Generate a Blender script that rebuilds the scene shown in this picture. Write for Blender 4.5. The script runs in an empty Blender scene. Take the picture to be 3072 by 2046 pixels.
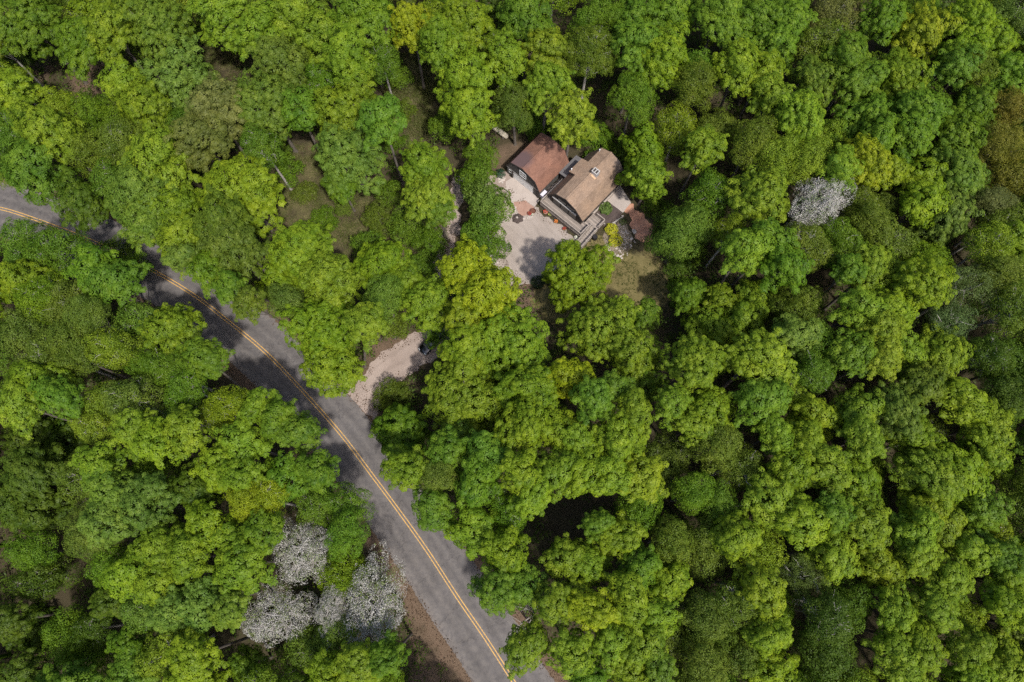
import bpy, math, random
import numpy as np
from mathutils import Vector, Matrix

# ------------------------------------------------------------------ camera, sky, sun, exposure
SC = bpy.context.scene
COL = SC.collection
TILT = math.radians(16.3); CAM_H = 105.0; FPX = 2048.0
cam_d = bpy.data.cameras.new("camera"); cam = bpy.data.objects.new("camera", cam_d); COL.objects.link(cam)
cam.location = (0, 0, CAM_H); cam.rotation_euler = (TILT, 0, 0)
cam_d.lens = 24.0; cam_d.sensor_width = 36.0; cam_d.clip_end = 3000.0
SC.camera = cam

SUN_EL = math.radians(59)
SUN_DIR = Vector((0.55, -0.83, 0)).normalized()          # horizontal direction towards the sun
world = bpy.data.worlds.new("World"); SC.world = world; world.use_nodes = True
nt = world.node_tree; bg = nt.nodes["Background"]
sky = nt.nodes.new("ShaderNodeTexSky"); sky.sky_type = 'NISHITA'; sky.sun_disc = False
sky.sun_elevation = SUN_EL; sky.sun_rotation = math.atan2(SUN_DIR.x, SUN_DIR.y)
nt.links.new(sky.outputs[0], bg.inputs[0]); bg.inputs[1].default_value = 0.15; sky.dust_density = 2.5
sd = bpy.data.lights.new("sun", 'SUN'); sd.energy = 3.2; sd.angle = math.radians(2.0); sd.color = (1.0, 0.955, 0.88)
sun = bpy.data.objects.new("sun", sd); COL.objects.link(sun)
v = Vector((SUN_DIR.x * math.cos(SUN_EL), SUN_DIR.y * math.cos(SUN_EL), math.sin(SUN_EL)))
sun.rotation_euler = v.to_track_quat('Z', 'Y').to_euler(); sun.location = v * 150
SC.view_settings.view_transform = 'Standard'; SC.view_settings.look = 'None'
SC.view_settings.exposure = 0.46; SC.view_settings.gamma = 1.0
SC.cycles.max_bounces = 8; SC.cycles.diffuse_bounces = 3; SC.cycles.transmission_bounces = 4
SC.cycles.use_denoising = False

# ------------------------------------------------------------------ picture point (3072 px wide) -> world
S_, C_ = math.sin(TILT), math.cos(TILT)
def W(x, y, z=0.0):
    u = x - 1536; w = y - 1023
    k = (CAM_H - z) / (w * S_ + FPX * C_)
    return u * k, (-w * C_ + FPX * S_) * k
def P(x, y, z=0.0): return W(x * 1.305, y * 1.305, z)
rnd = random.Random(7); rng = np.random.default_rng(11)

# ------------------------------------------------------------------ materials
def new_mat(name):
    m = bpy.data.materials.new(name); m.use_nodes = True
    n = m.node_tree.nodes; l = m.node_tree.links
    return m, n, l, n["Principled BSDF"]
def ramp(n, stops):
    r = n.new("ShaderNodeValToRGB"); e = r.color_ramp.elements
    while len(e) < len(stops): e.new(0.5)
    for el, (p, c) in zip(e, stops): el.position = p; el.color = (c[0], c[1], c[2], 1)
    return r
def noise(n, l, scale, detail=6, rough=0.6, vec=None):
    t = n.new("ShaderNodeTexNoise"); t.inputs["Scale"].default_value = scale
    t.inputs["Detail"].default_value = detail; t.inputs["Roughness"].default_value = rough
    if vec is not None: l.new(vec, t.inputs["Vector"])
    return t
def mixc(n, l, fac, a, b, mode='MIX'):
    m = n.new("ShaderNodeMix"); m.data_type = 'RGBA'; m.blend_type = mode
    for sock, val in ((m.inputs[0], fac), (m.inputs[6], a), (m.inputs[7], b)):
        if hasattr(val, "is_linked"): l.new(val, sock)
        elif isinstance(val, (int, float)): sock.default_value = val
        else: sock.default_value = (val[0], val[1], val[2], 1)
    return m.outputs[2]
def geo_pos(n): return n.new("ShaderNodeNewGeometry").outputs["Position"]
def obj_pos(n): return n.new("ShaderNodeTexCoord").outputs["Object"]
def add_bump(n, l, b, h, strength=0.4, dist=0.05):
    k = n.new("ShaderNodeBump"); k.inputs["Strength"].default_value = strength; k.inputs["Distance"].default_value = dist
    l.new(h, k.inputs["Height"]); l.new(k.outputs[0], b.inputs["Normal"])
def mottled(name, stops, scale=1.0, fine=8.0, rough=0.9, bump=0.4, fine_amt=0.5, local=False, speck=None):
    """noise colour from two scales of noise"""
    m, n, l, b = new_mat(name)
    v = obj_pos(n) if local else geo_pos(n)
    a = noise(n, l, scale, 5, 0.6, v); f = noise(n, l, fine, 4, 0.7, v)
    mm = n.new("ShaderNodeMix"); mm.data_type = 'FLOAT'; mm.inputs[0].default_value = fine_amt
    l.new(a.outputs[0], mm.inputs[2]); l.new(f.outputs[0], mm.inputs[3])
    r = ramp(n, stops); l.new(mm.outputs[0], r.inputs[0]); c = r.outputs[0]
    if speck:
        vo = n.new("ShaderNodeTexVoronoi"); vo.inputs["Scale"].default_value = speck[0]; l.new(v, vo.inputs["Vector"])
        rr = ramp(n, [(speck[1], (1, 1, 1)), (speck[1] + 0.06, (0, 0, 0))]); l.new(vo.outputs["Distance"], rr.inputs[0])
        c = mixc(n, l, rr.outputs[0], c, speck[2])
    l.new(c, b.inputs["Base Color"]); b.inputs["Roughness"].default_value = rough
    b.inputs["Specular IOR Level"].default_value = 0.25
    if bump: add_bump(n, l, b, f.outputs[0], bump)
    return m
def plain(name, col, rough=0.6, metal=0.0, var=0.12, scale=6.0, spec=0.4):
    m, n, l, b = new_mat(name)
    t = noise(n, l, scale, 4, 0.6, obj_pos(n))
    lo = tuple(c * (1 - var) for c in col); hi = tuple(min(1, c * (1 + var)) for c in col)
    r = ramp(n, [(0.3, lo), (0.7, hi)]); l.new(t.outputs[0], r.inputs[0]); l.new(r.outputs[0], b.inputs["Base Color"])
    b.inputs["Roughness"].default_value = rough; b.inputs["Metallic"].default_value = metal
    b.inputs["Specular IOR Level"].default_value = spec
    return m

def leaf_mat(name, trans=0.34, petal=False):
    m, n, l, b = new_mat(name)
    n.remove(b)
    out = n["Material Output"]
    oi = n.new("ShaderNodeObjectInfo")
    at = n.new("ShaderNodeAttribute"); at.attribute_name = "tint"
    hs = n.new("ShaderNodeHueSaturation")
    mr = n.new("ShaderNodeMapRange"); mr.inputs[1].default_value = 0; mr.inputs[2].default_value = 1
    mr.inputs[3].default_value = 0.518; mr.inputs[4].default_value = 0.482
    l.new(at.outputs["Fac"], mr.inputs[0]); l.new(mr.outputs[0], hs.inputs["Hue"])
    mv = n.new("ShaderNodeMapRange"); mv.inputs[3].default_value = 0.62; mv.inputs[4].default_value = 1.36
    l.new(at.outputs["Fac"], mv.inputs[0]); l.new(mv.outputs[0], hs.inputs["Value"])
    l.new(oi.outputs["Color"], hs.inputs["Color"])
    d = n.new("ShaderNodeBsdfDiffuse"); l.new(hs.outputs[0], d.inputs["Color"])
    t = n.new("ShaderNodeBsdfTranslucent")
    if petal: l.new(hs.outputs[0], t.inputs["Color"])
    else: l.new(mixc(n, l, 0.5, hs.outputs[0], (1.0, 1.0, 0.35), 'MULTIPLY'), t.inputs["Color"])
    mx = n.new("ShaderNodeMixShader"); mx.inputs[0].default_value = trans
    l.new(d.outputs[0], mx.inputs[1]); l.new(t.outputs[0], mx.inputs[2])
    g = n.new("ShaderNodeBsdfGlossy"); g.inputs["Roughness"].default_value = 0.5; g.inputs["Color"].default_value = (1, 1, 1, 1)
    mg = n.new("ShaderNodeMixShader"); mg.inputs[0].default_value = 0.008
    l.new(mx.outputs[0], mg.inputs[1]); l.new(g.outputs[0], mg.inputs[2]); l.new(mg.outputs[0], out.inputs[0])
    return m
M_LEAF = leaf_mat("leaf", 0.3); M_PETAL = leaf_mat("petal", 0.25, True)
M_BARK = mottled("bark", [(0.3, (0.085, 0.07, 0.056)), (0.7, (0.2, 0.175, 0.15))], 0.8, 9, 0.95, 0.5)
M_PALEBARK = mottled("pale_bark", [(0.3, (0.22, 0.2, 0.18)), (0.7, (0.46, 0.43, 0.39))], 0.8, 9, 0.9, 0.3)

# ------------------------------------------------------------------ mesh helpers
class MB:
    """collects vertices and faces, links them as ONE mesh object"""
    def __init__(s): s.v = []; s.f = []
    def quad(s, *pts):
        i = len(s.v); s.v += [tuple(p) for p in pts]; s.f.append(tuple(range(i, i + len(pts))))
    def box(s, x0, y0, z0, x1, y1, z1):
        i = len(s.v)
        s.v += [(x0, y0, z0), (x1, y0, z0), (x1, y1, z0), (x0, y1, z0), (x0, y0, z1), (x1, y0, z1), (x1, y1, z1), (x0, y1, z1)]
        s.f += [tuple(i + k for k in q) for q in ((3, 2, 1, 0), (4, 5, 6, 7), (0, 1, 5, 4), (1, 2, 6, 5), (2, 3, 7, 6), (3, 0, 4, 7))]
    def bar(s, a, b, w, h=None):
        a = Vector(a); b = Vector(b); h = h or w; d = (b - a).normalized()
        u = d.cross(Vector((0, 0, 1)));  u = u.normalized() if u.length > 1e-3 else Vector((1, 0, 0))
        t = u.cross(d); i = len(s.v)
        for p in (a, b):
            for su, sv in ((-1, -1), (1, -1), (1, 1), (-1, 1)): s.v.append(tuple(p + u * su * w / 2 + t * sv * h / 2))
        s.f += [tuple(i + k for k in q) for q in ((3, 2, 1, 0), (4, 5, 6, 7), (0, 1, 5, 4), (1, 2, 6, 5), (2, 3, 7, 6), (3, 0, 4, 7))]
    def tube(s, pts, rad, n=6, cap=True):
        pts = [Vector(p) for p in pts]; i0 = len(s.v)
        for k, p in enumerate(pts):
            d = (pts[min(k + 1, len(pts) - 1)] - pts[max(k - 1, 0)]).normalized()
            u = d.orthogonal().normalized() if abs(d.z) < 0.95 else Vector((1, 0, 0)).cross(d).normalized()
            t = d.cross(u)
            for j in range(n):
                a = 2 * math.pi * j / n; s.v.append(tuple(p + (u * math.cos(a) + t * math.sin(a)) * rad[k]))
        for k in range(len(pts) - 1):
            for j in range(n):
                a = i0 + k * n + j; b = i0 + k * n + (j + 1) % n; s.f.append((a, b, b + n, a + n))
        if cap:
            s.f.append(tuple(i0 + j for j in reversed(range(n)))); e = i0 + (len(pts) - 1) * n; s.f.append(tuple(e + j for j in range(n)))
    def lathe(s, prof, n=16, c=(0, 0, 0)):
        i0 = len(s.v)
        for r, z in prof:
            for j in range(n):
                a = 2 * math.pi * j / n; s.v.append((c[0] + r * math.cos(a), c[1] + r * math.sin(a), c[2] + z))
        for k in range(len(prof) - 1):
            for j in range(n):
                a = i0 + k * n + j; b = i0 + k * n + (j + 1) % n; s.f.append((a, b, b + n, a + n))
        s.f.append(tuple(i0 + j for j in reversed(range(n)))); e = i0 + (len(prof) - 1) * n; s.f.append(tuple(e + j for j in range(n)))
    def slab(s, pts, th):
        """prism: polygon pts (3-D) thickened downwards by th"""
        i = len(s.v); k = len(pts)
        s.v += [tuple(p) for p in pts] + [(p[0], p[1], p[2] - th) for p in pts]
        s.f.append(tuple(range(i, i + k))); s.f.append(tuple(reversed(range(i + k, i + 2 * k))))
        for j in range(k): a = i + j; b = i + (j + 1) % k; s.f.append((b, a, a + k, b + k))
    def build(s, name, mat, parent=None, smooth=False):
        me = bpy.data.meshes.new(name); me.from_pydata(s.v, [], s.f); me.materials.append(mat)
        if smooth: me.polygons.foreach_set("use_smooth", [True] * len(me.polygons))
        me.update()
        o = bpy.data.objects.new(name, me); COL.objects.link(o)
        if parent is not None: o.parent = parent
        return o
def tag(o, label=None, cat=None, group=None, kind=None):
    for k, val in (("label", label), ("category", cat), ("group", group), ("kind", kind)):
        if val: o[k] = val
    return o
def empty(name, loc, rz=0.0):
    o = bpy.data.objects.new(name, None); o.location = loc; o.rotation_euler = (0, 0, rz); o.empty_display_size = 0.3
    COL.objects.link(o); return o
def copy_tree(o, parent=None):
    c = o.copy(); COL.objects.link(c); c.parent = parent
    for ch in list(o.children): copy_tree(ch, c)
    return c
def np_mesh(name, verts, quads, mat, tint=None):
    me = bpy.data.meshes.new(name)
    me.vertices.add(len(verts)); me.vertices.foreach_set("co", verts.astype(np.float32).ravel())
    k = quads.shape[1]
    me.loops.add(quads.size); me.loops.foreach_set("vertex_index", quads.astype(np.int32).ravel())
    me.polygons.add(len(quads)); me.polygons.foreach_set("loop_start", np.arange(0, quads.size, k, dtype=np.int32))
    me.polygons.foreach_set("loop_total", np.full(len(quads), k, dtype=np.int32))
    me.materials.append(mat)
    if tint is not None:
        a = me.attributes.new("tint", 'FLOAT', 'POINT'); a.data.foreach_set("value", tint.astype(np.float32))
    me.update(calc_edges=True); return me

# ------------------------------------------------------------------ foliage
def unit(a): return a / np.maximum(np.linalg.norm(a, axis=-1, keepdims=True), 1e-9)
def leaf_quads(p, nrm, L, g):
    """kite-shaped leaves at p with normals nrm and length L"""
    r = unit(g.normal(size=p.shape)); u = unit(np.cross(nrm, r)); w = np.cross(nrm, u)
    L = L[:, None]
    vv = np.stack([p - u * L * .5, p + w * L * .36 + u * L * .05 + nrm * L * .1, p + u * L * .5, p - w * L * .36 + u * L * .05 + nrm * L * .1], 1).reshape(-1, 3)
    q = np.arange(len(p) * 4).reshape(-1, 4)
    return vv, q
def rosettes(c, nrm, size, nl, leaf, g, dome=.5, rough=.35):
    M = len(c); i = np.arange(nl)
    rr = np.sqrt((i + .5) / nl)[None, :] * (1 + g.normal(size=(M, nl)) * .12)
    th = i[None, :] * 2.39996 + g.uniform(0, 6.28, (M, 1)) + g.normal(size=(M, nl)) * .25
    t = unit(np.cross(nrm, unit(g.normal(size=(M, 3))))); b = np.cross(nrm, t)
    rad = t[:, None] * np.cos(th)[..., None] + b[:, None] * np.sin(th)[..., None]
    s = size[:, None, None]
    pos = c[:, None] + rad * rr[..., None] * s + nrm[:, None] * (dome * s * (1 - rr[..., None] ** 2))
    ln = unit(nrm[:, None] + rad * (rr[..., None] * .75) + g.normal(size=(M, nl, 3)) * rough)
    L = leaf * (1 + g.normal(size=(M, nl)) * .2) * np.clip(size[:, None] / size.mean(), .7, 1.3)
    tint = np.clip(.5 + g.normal(size=(M, 1)) * .12 + g.normal(size=(M, nl)) * .07 - (rr - .6) * .25, 0, 1)
    return pos.reshape(-1, 3), ln.reshape(-1, 3), L.ravel(), tint.ravel()
def lobes_of(R, Rv, g, n, flat=.0):
    L = [(np.array([g.normal() * R * .08, g.normal() * R * .08, Rv * .5]), R * .42)]
    a0 = g.uniform(0, 6.28)
    for k in range(n):
        a = a0 + k * 2.39996 + g.normal() * .25
        f = (k + .6) / n
        z = Rv * (.52 - 1.15 * f + g.normal() * .13)
        d = R * (.36 + .42 * math.sqrt(f)) * (1 + g.normal() * .12)
        r = R * (.27 + g.uniform(0, .15))
        L.append((np.array([math.cos(a) * d, math.sin(a) * d, z]), r))
    return L
def crown_points(R, Rv, g, lobes, spacing, squash=.8, low=-.35):
    P_, N_ = [], []
    for c, r in lobes:
        n = int(4 * math.pi * r * r / (spacing * spacing) * 1.05)
        i = np.arange(n) + .5
        ph = np.arccos(1 - 2 * i / n); th = math.pi * (1 + 5 ** .5) * i + g.uniform(0, 6)
        d = np.stack([np.cos(th) * np.sin(ph), np.sin(th) * np.sin(ph), np.cos(ph)], 1)
        d = unit(d + g.normal(size=d.shape) * .13); d = d[d[:, 2] > low]
        wob = 1 + .16 * np.sin(d[:, 0] * 5 + c[0] * 3) * np.sin(d[:, 1] * 5 + c[1] * 2 + 1) + g.normal(size=len(d)) * .07
        q = c + d * (r * wob)[:, None] * np.array([1, 1, squash])
        keep = np.ones(len(q), bool)
        for c2, r2 in lobes:
            if c2 is c: continue
            keep &= np.linalg.norm((q - c2) / np.array([1, 1, squash]), axis=1) > r2 * .86
        P_.append(q[keep]); N_.append(d[keep])
    p = np.concatenate(P_); nn = np.concatenate(N_)
    out = unit(p / np.array([R, R, Rv]))
    return p, unit(nn * .7 + out * .35 + np.array([0, 0, .45]))
def sprays(p, n, g, num):
    """twig ends reaching out past the crown's outline, a few clumps each"""
    out = unit(p * np.array([1, 1, .25])); w = np.abs(n[:, 2]) < .75
    idx = np.nonzero(w)[0]; idx = g.choice(idx, min(num, len(idx)), replace=False)
    P_, N_ = [], []
    side = g.normal(size=(len(idx), 3)) * .35
    for f in (.35, .7, 1.05):
        k = g.random(len(idx)) < (1.1 - f * .45)
        d = unit(out[idx] + side); P_.append((p[idx] + d * f * g.uniform(.7, 1.2, (len(idx), 1)))[k]); N_.append(unit(n[idx] * .5 + np.array([0, 0, .8]))[k])
    return np.concatenate(P_), np.concatenate(N_)
PROTO = {}
def crown_proto(kind, size, var):
    """crown meshes in a local frame with the crown's middle at the origin; size in metres"""
    key = (kind, size, var)
    if key in PROTO: return PROTO[key]
    g = np.random.default_rng(abs(hash((len(kind) * 31 + ord(kind[0]), size, var))) % 99991)
    R = float(size); blossom = None
    if kind == 'm':
        Rv = R * (1.05 + .25 * g.random()); lobes = lobes_of(R, Rv, g, 12 + int(R * 1.6))
        p, n = crown_points(R, Rv, g, lobes, .8)
        p = p * (1 + g.normal(size=(len(p), 1)) * .05)
        hole = np.sin(p[:, 0] * 1.9 + var) * np.sin(p[:, 1] * 1.7 + 2 * var) + np.sin(p[:, 2] * 2.3 + p[:, 0]) * .5 + g.normal(size=len(p)) * .35
        k = hole > -1.0; p, n = p[k], n[k]
        sp_ = sprays(p, n, g, int(len(p) * .14)); p = np.concatenate([p, sp_[0]]); n = np.concatenate([n, sp_[1]])
        pos, ln, L, t = rosettes(p, n, g.uniform(.3, .7, len(p)), 34, .245, g, .75, .12)
    elif kind in 'fr':
        Rv = R * (1.05 + .2 * g.random()); lobes = lobes_of(R, Rv, g, 12 + int(R))
        p, n = crown_points(R * .97, Rv, g, lobes, .5); k = g.random(len(p)) > .1; p, n = p[k], n[k]
        p = p + g.normal(size=p.shape) * .16
        pos, ln, L, t = rosettes(p, n, g.uniform(.3, .62, len(p)), 16, .18, g, .4, .35)
    elif kind == 'i':
        Rv = R * 1.15; lobes = lobes_of(R, Rv, g, 13)
        p, n = crown_points(R, Rv, g, lobes, .46); k = g.random(len(p)) > .12; p, n = p[k], n[k]
        p = p + g.normal(size=p.shape) * .2
        pos, ln, L, t = rosettes(p, n, g.uniform(.3, .6, len(p)), 13, .15, g, .2, .8)
    elif kind == 'b':
        Rv = R * 1.1; lobes = lobes_of(R, Rv, g, 12)
        p, n = crown_points(R, Rv, g, lobes, .5)
        pos, ln, L, t = rosettes(p, n, g.uniform(.3, .5, len(p)), 12, .24, g, .5, .5)
    elif kind == 's':
        Rv = R * .9; lobes = lobes_of(R, Rv, g, 9)
        p, n = crown_points(R, Rv, g, lobes, .5); p = p + g.normal(size=p.shape) * .12
        pos, ln, L, t = rosettes(p, unit(n + np.array([0, 0, .5])), g.uniform(.3, .55, len(p)), 12, .2, g, .25, .5)
    else:   # w: blossom
        Rv = R * .95; lobes = lobes_of(R, Rv, g, 13)
        p, n = crown_points(R, Rv, g, lobes, .46); p = p + g.normal(size=p.shape) * .22
        k = g.random(len(p)); pw, nw = p[k > .42], n[k > .42]; p, n = p[k < .4] * .94, n[k < .4]
        b_ = rosettes(pw, nw, g.uniform(.25, .55, len(pw)), 17, .125, g, .4, .6)
        bv, bq = leaf_quads(b_[0], b_[1], b_[2], g)
        blossom = np_mesh("blossom", bv, bq, M_PETAL, np.repeat(b_[3], 4))
        pos, ln, L, t = rosettes(p, n, g.uniform(.25, .5, len(p)), 8, .16, g, .3, .8)
    if kind in 'mfb': t = np.clip(t + .17 * np.sin(pos[:, 0] * 1.15 + var * 2) * np.sin(pos[:, 1] * .95 + var) + .08 * np.sin(pos[:, 2] * 1.7), 0, 1)
    if kind in 'mfb':        # sparse leaves inside the crown
        q = int(len(pos) * .06); a = unit(g.normal(size=(q, 3))) * (g.random((q, 1)) ** .5) * np.array([R * .75, R * .75, Rv * .6])
        pos = np.concatenate([pos, a]); ln = np.concatenate([ln, unit(g.normal(size=(q, 3)) + [0, 0, 1.2])])
        L = np.concatenate([L, np.full(q, .32)]); t = np.concatenate([t, np.full(q, .45)])
    v_, q_ = leaf_quads(pos, ln, L, g)
    PROTO[key] = (np_mesh("crown", v_, q_, M_LEAF, np.repeat(t, 4)), lobes, R, Rv, blossom, p)
    return PROTO[key]

# ------------------------------------------------------------------ ground zones
ROAD_P = [(-150, 452), (-60, 466), (0, 479), (43, 491), (133, 523), (230, 562), (350, 621), (447, 679), (520, 735), (610, 809), (700, 903), (785, 999), (850, 1085), (918, 1176), (985, 1270), (1051, 1372), (1115, 1465), (1181, 1568), (1262, 1700), (1340, 1835)]
def catmull(pts, k=12):
    out = []
    for i in range(len(pts) - 1):
        p0, p1, p2, p3 = (Vector(pts[max(0, min(len(pts) - 1, j))]) for j in (i - 1, i, i + 1, i + 2))
        for s in range(k):
            t = s / k
            out.append(0.5 * ((2 * p1) + (p2 - p0) * t + (2 * p0 - 5 * p1 + 4 * p2 - p3) * t * t + (3 * p1 - p0 - 3 * p2 + p3) * t ** 3))
    out.append(Vector(pts[-1])); return out
road_c = catmull([P(*p) for p in ROAD_P])
for _ in range(8):
    road_c = [road_c[0]] + [(road_c[i - 1] + road_c[i] * 2 + road_c[i + 1]) / 4 for i in range(1, len(road_c) - 1)] + [road_c[-1]]
RC = np.array([[p.x, p.y] for p in road_c])
def road_dist(x, y):
    d = np.hypot(RC[:, 0] - x, RC[:, 1] - y); i = int(d.argmin()); return d[i], RC[i]
def pip(poly, X, Y):
    c = np.zeros(np.shape(X), bool); n = len(poly)
    for i in range(n):
        x0, y0 = poly[i]; x1, y1 = poly[(i + 1) % n]
        if y0 == y1: continue
        c ^= ((y0 > Y) != (y1 > Y)) & (X < (x1 - x0) * (Y - y0) / (y1 - y0) + x0)
    return c
def pdist(poly, X, Y):
    best = np.full(np.shape(X), 1e9); n = len(poly)
    for i in range(n):
        x0, y0 = poly[i]; x1, y1 = poly[(i + 1) % n]; dx, dy = x1 - x0, y1 - y0
        t = np.clip(((X - x0) * dx + (Y - y0) * dy) / (dx * dx + dy * dy + 1e-9), 0, 1)
        best = np.minimum(best, np.hypot(X - x0 - t * dx, Y - y0 - t * dy))
    return np.where(pip(poly, X, Y), best, -best)
def poly(pts): return [P(*p) for p in pts]
GLADES = [poly([(925, 120), (1000, 150), (1010, 310), (960, 350), (900, 345), (880, 250)]),
          poly([(640, 330), (780, 330), (870, 420), (1010, 470), (1030, 600), (800, 640), (690, 610), (630, 480)]),
          poly([(455, 20), (500, 60), (560, 150), (530, 190), (470, 120)])]
LAWN = poly([(1352, 560), (1400, 522), (1430, 560), (1480, 575), (1520, 600), (1545, 660), (1530, 710), (1440, 740), (1330, 760), (1250, 740), (1225, 690), (1235, 650), (1290, 640)])
YARD = poly([(1100, 480), (1185, 440), (1262, 500), (1335, 556), (1330, 610), (1262, 636), (1230, 660), (1180, 650), (1125, 622), (1110, 560)])
DRIVE = poly([(795, 903), (822, 872), (850, 842), (890, 800), (935, 776), (960, 765), (1000, 740), (1040, 700), (1060, 660), (1100, 640), (1150, 600), (1190, 640), (1150, 690), (1090, 730), (1060, 775), (1020, 810), (985, 835), (945, 860), (905, 880), (880, 905), (866, 950), (862, 975)])
PATH = poly([(1000, 560), (1025, 500), (1040, 430), (1050, 400), (1075, 405), (1062, 470), (1055, 520), (1046, 570), (1040, 640), (1005, 640)])
CLEAR = [LAWN, YARD, DRIVE, PATH] + GLADES
def open_ground(x, y, margin=0.5):
    if road_dist(x, y)[0] < 4.75 + margin: return True
    return any(float(pdist(p, np.array(x), np.array(y))) > -margin for p in CLEAR[:4])

# ground: one sheet, with a grass amount per vertex
nx, ny = 330, 250
gx = np.concatenate([[-900, -400, -200], np.linspace(-140, 140, nx), [200, 400, 900]])
gy = np.concatenate([[-700, -300, -120], np.linspace(-60, 170, ny), [260, 500, 1100]])
X, Y = np.meshgrid(gx, gy)
grass = np.zeros(X.shape)
for p in GLADES: grass = np.maximum(grass, np.clip(pdist(p, X, Y) / 3 + .5, 0, .72))
dr = np.full(X.shape, 1e9)
for q in RC[::3]: dr = np.minimum(dr, np.hypot(X - q[0], Y - q[1]))
verge = np.clip(1 - (dr - 5.8) / 2.2, 0, 1)
DEADL = [P(*p) for p in ((1150, 335), (1200, 322), (1215, 330), (1165, 375), (1130, 400), (1100, 395))]
for p in (DEADL, poly([(925, 1330), (985, 1400), (1085, 1568), (1140, 1660), (950, 1660), (940, 1450)]), poly([(150, 140), (235, 120), (250, 225), (170, 245)]), poly([(0, 120), (120, 130), (110, 190), (0, 190)]), poly([(850, 790), (935, 745), (950, 775), (870, 850), (830, 880)]), poly([(1180, 640), (1240, 640), (1250, 720), (1190, 740)])): verge = np.maximum(verge, np.clip(pdist(p, X, Y) / 2 + .6, 0, .8))
Z = np.zeros(X.shape)
V = np.stack([X, Y, Z], -1).reshape(-1, 3); w_ = len(gx)
ii = (np.arange(len(gy) - 1)[:, None] * w_ + np.arange(w_ - 1)[None, :]).ravel()
Q = np.stack([ii, ii + 1, ii + 1 + w_, ii + w_], 1)
m, n, l, b = new_mat("forest_floor")
gp = geo_pos(n)
n1 = noise(n, l, .35, 6, .65, gp); n2 = noise(n, l, 5.0, 5, .75, gp); n3 = noise(n, l, 16.0, 3, .7, gp)
lit = ramp(n, [(.28, (.03, .022, .014)), (.5, (.065, .047, .032)), (.72, (.125, .09, .064))]); l.new(n2.outputs[0], lit.inputs[0])
lit2 = mixc(n, l, n1.outputs[0], lit.outputs[0], (.06, .058, .028), 'MIX')
gr = ramp(n, [(.3, (.05, .052, .02)), (.45, (.1, .105, .038)), (.55, (.15, .125, .06)), (.7, (.24, .18, .115))]); l.new(n2.outputs[0], gr.inputs[0])
at = n.new("ShaderNodeAttribute"); at.attribute_name = "grass"
ad = n.new("ShaderNodeMath"); ad.operation = 'MULTIPLY_ADD'; l.new(n1.outputs[0], ad.inputs[0]); ad.inputs[1].default_value = 1.6; ad.inputs[2].default_value = -.95
ad2 = n.new("ShaderNodeMath"); ad2.operation = 'ADD'; l.new(ad.outputs[0], ad2.inputs[0]); l.new(at.outputs["Fac"], ad2.inputs[1])
st = ramp(n, [(.35, (0, 0, 0)), (.75, (1, 1, 1))]); l.new(ad2.outputs[0], st.inputs[0])
c = mixc(n, l, st.outputs[0], lit2, gr.outputs[0])
av = n.new("ShaderNodeAttribute"); av.attribute_name = "verge"
vg = ramp(n, [(.3, (.07, .048, .034)), (.5, (.14, .096, .066)), (.72, (.24, .175, .125))]); l.new(n3.outputs[0], vg.inputs[0])
mv = n.new("ShaderNodeMath"); mv.operation = 'MULTIPLY'; l.new(av.outputs["Fac"], mv.inputs[0]); l.new(n1.outputs[0], mv.inputs[1])
sv = ramp(n, [(.2, (0, 0, 0)), (.45, (1, 1, 1))]); l.new(mv.outputs[0], sv.inputs[0])
c = mixc(n, l, sv.outputs[0], c, vg.outputs[0])
fine = ramp(n, [(.3, (.72, .72, .72)), (.7, (1.25, 1.25, 1.25))]); l.new(n3.outputs[0], fine.inputs[0])
c = mixc(n, l, 1.0, c, fine.outputs[0], 'MULTIPLY')
l.new(c, b.inputs["Base Color"]); b.inputs["Roughness"].default_value = 1; b.inputs["Specular IOR Level"].default_value = .1
add_bump(n, l, b, n2.outputs[0], .7, .15)
me = np_mesh("ground", V, Q, m)
for nm, arr in (("grass", grass), ("verge", verge)):
    a = me.attributes.new(nm, 'FLOAT', 'POINT'); a.data.foreach_set("value", arr.ravel().astype(np.float32))
g_o = bpy.data.objects.new("ground", me); COL.objects.link(g_o); tag(g_o, "brown leaf litter and patchy grass under the trees", None, None, "structure")

def sheet(name, pts, z, mat, label, jag=.25, step=.2, seed=1, th=0.0):
    """flat irregular sheet from a world outline, its edge broken up"""
    r = random.Random(seed); out = []; acc = 0.0; ph = [r.uniform(0, 6.28) for _ in range(3)]
    for i in range(len(pts)):
        a = Vector(pts[i]); b_ = Vector(pts[(i + 1) % len(pts)]); k = max(1, int((b_ - a).length / step))
        nrm = Vector((-(b_ - a).y, (b_ - a).x)).normalized()
        for s in range(k):
            p = a.lerp(b_, s / k); t_ = acc + (b_ - a).length * s / k
            p = p + nrm * jag * (.8 * math.sin(t_ * .9 + ph[0]) + .55 * math.sin(t_ * 2.3 + ph[1]) + .35 * math.sin(t_ * 5.1 + ph[2]) + r.gauss(0, .12))
            out.append((p.x, p.y, z))
        acc += (b_ - a).length
    mb = MB()
    if th: mb.slab(out, th)
    else: mb.v = out; mb.f = [tuple(range(len(out)))]
    o = mb.build(name, mat); tag(o, label, None, None, "structure")
    if th == 0 and o.data.polygons[0].normal.z < 0: o.data.flip_normals()
    return o

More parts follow.
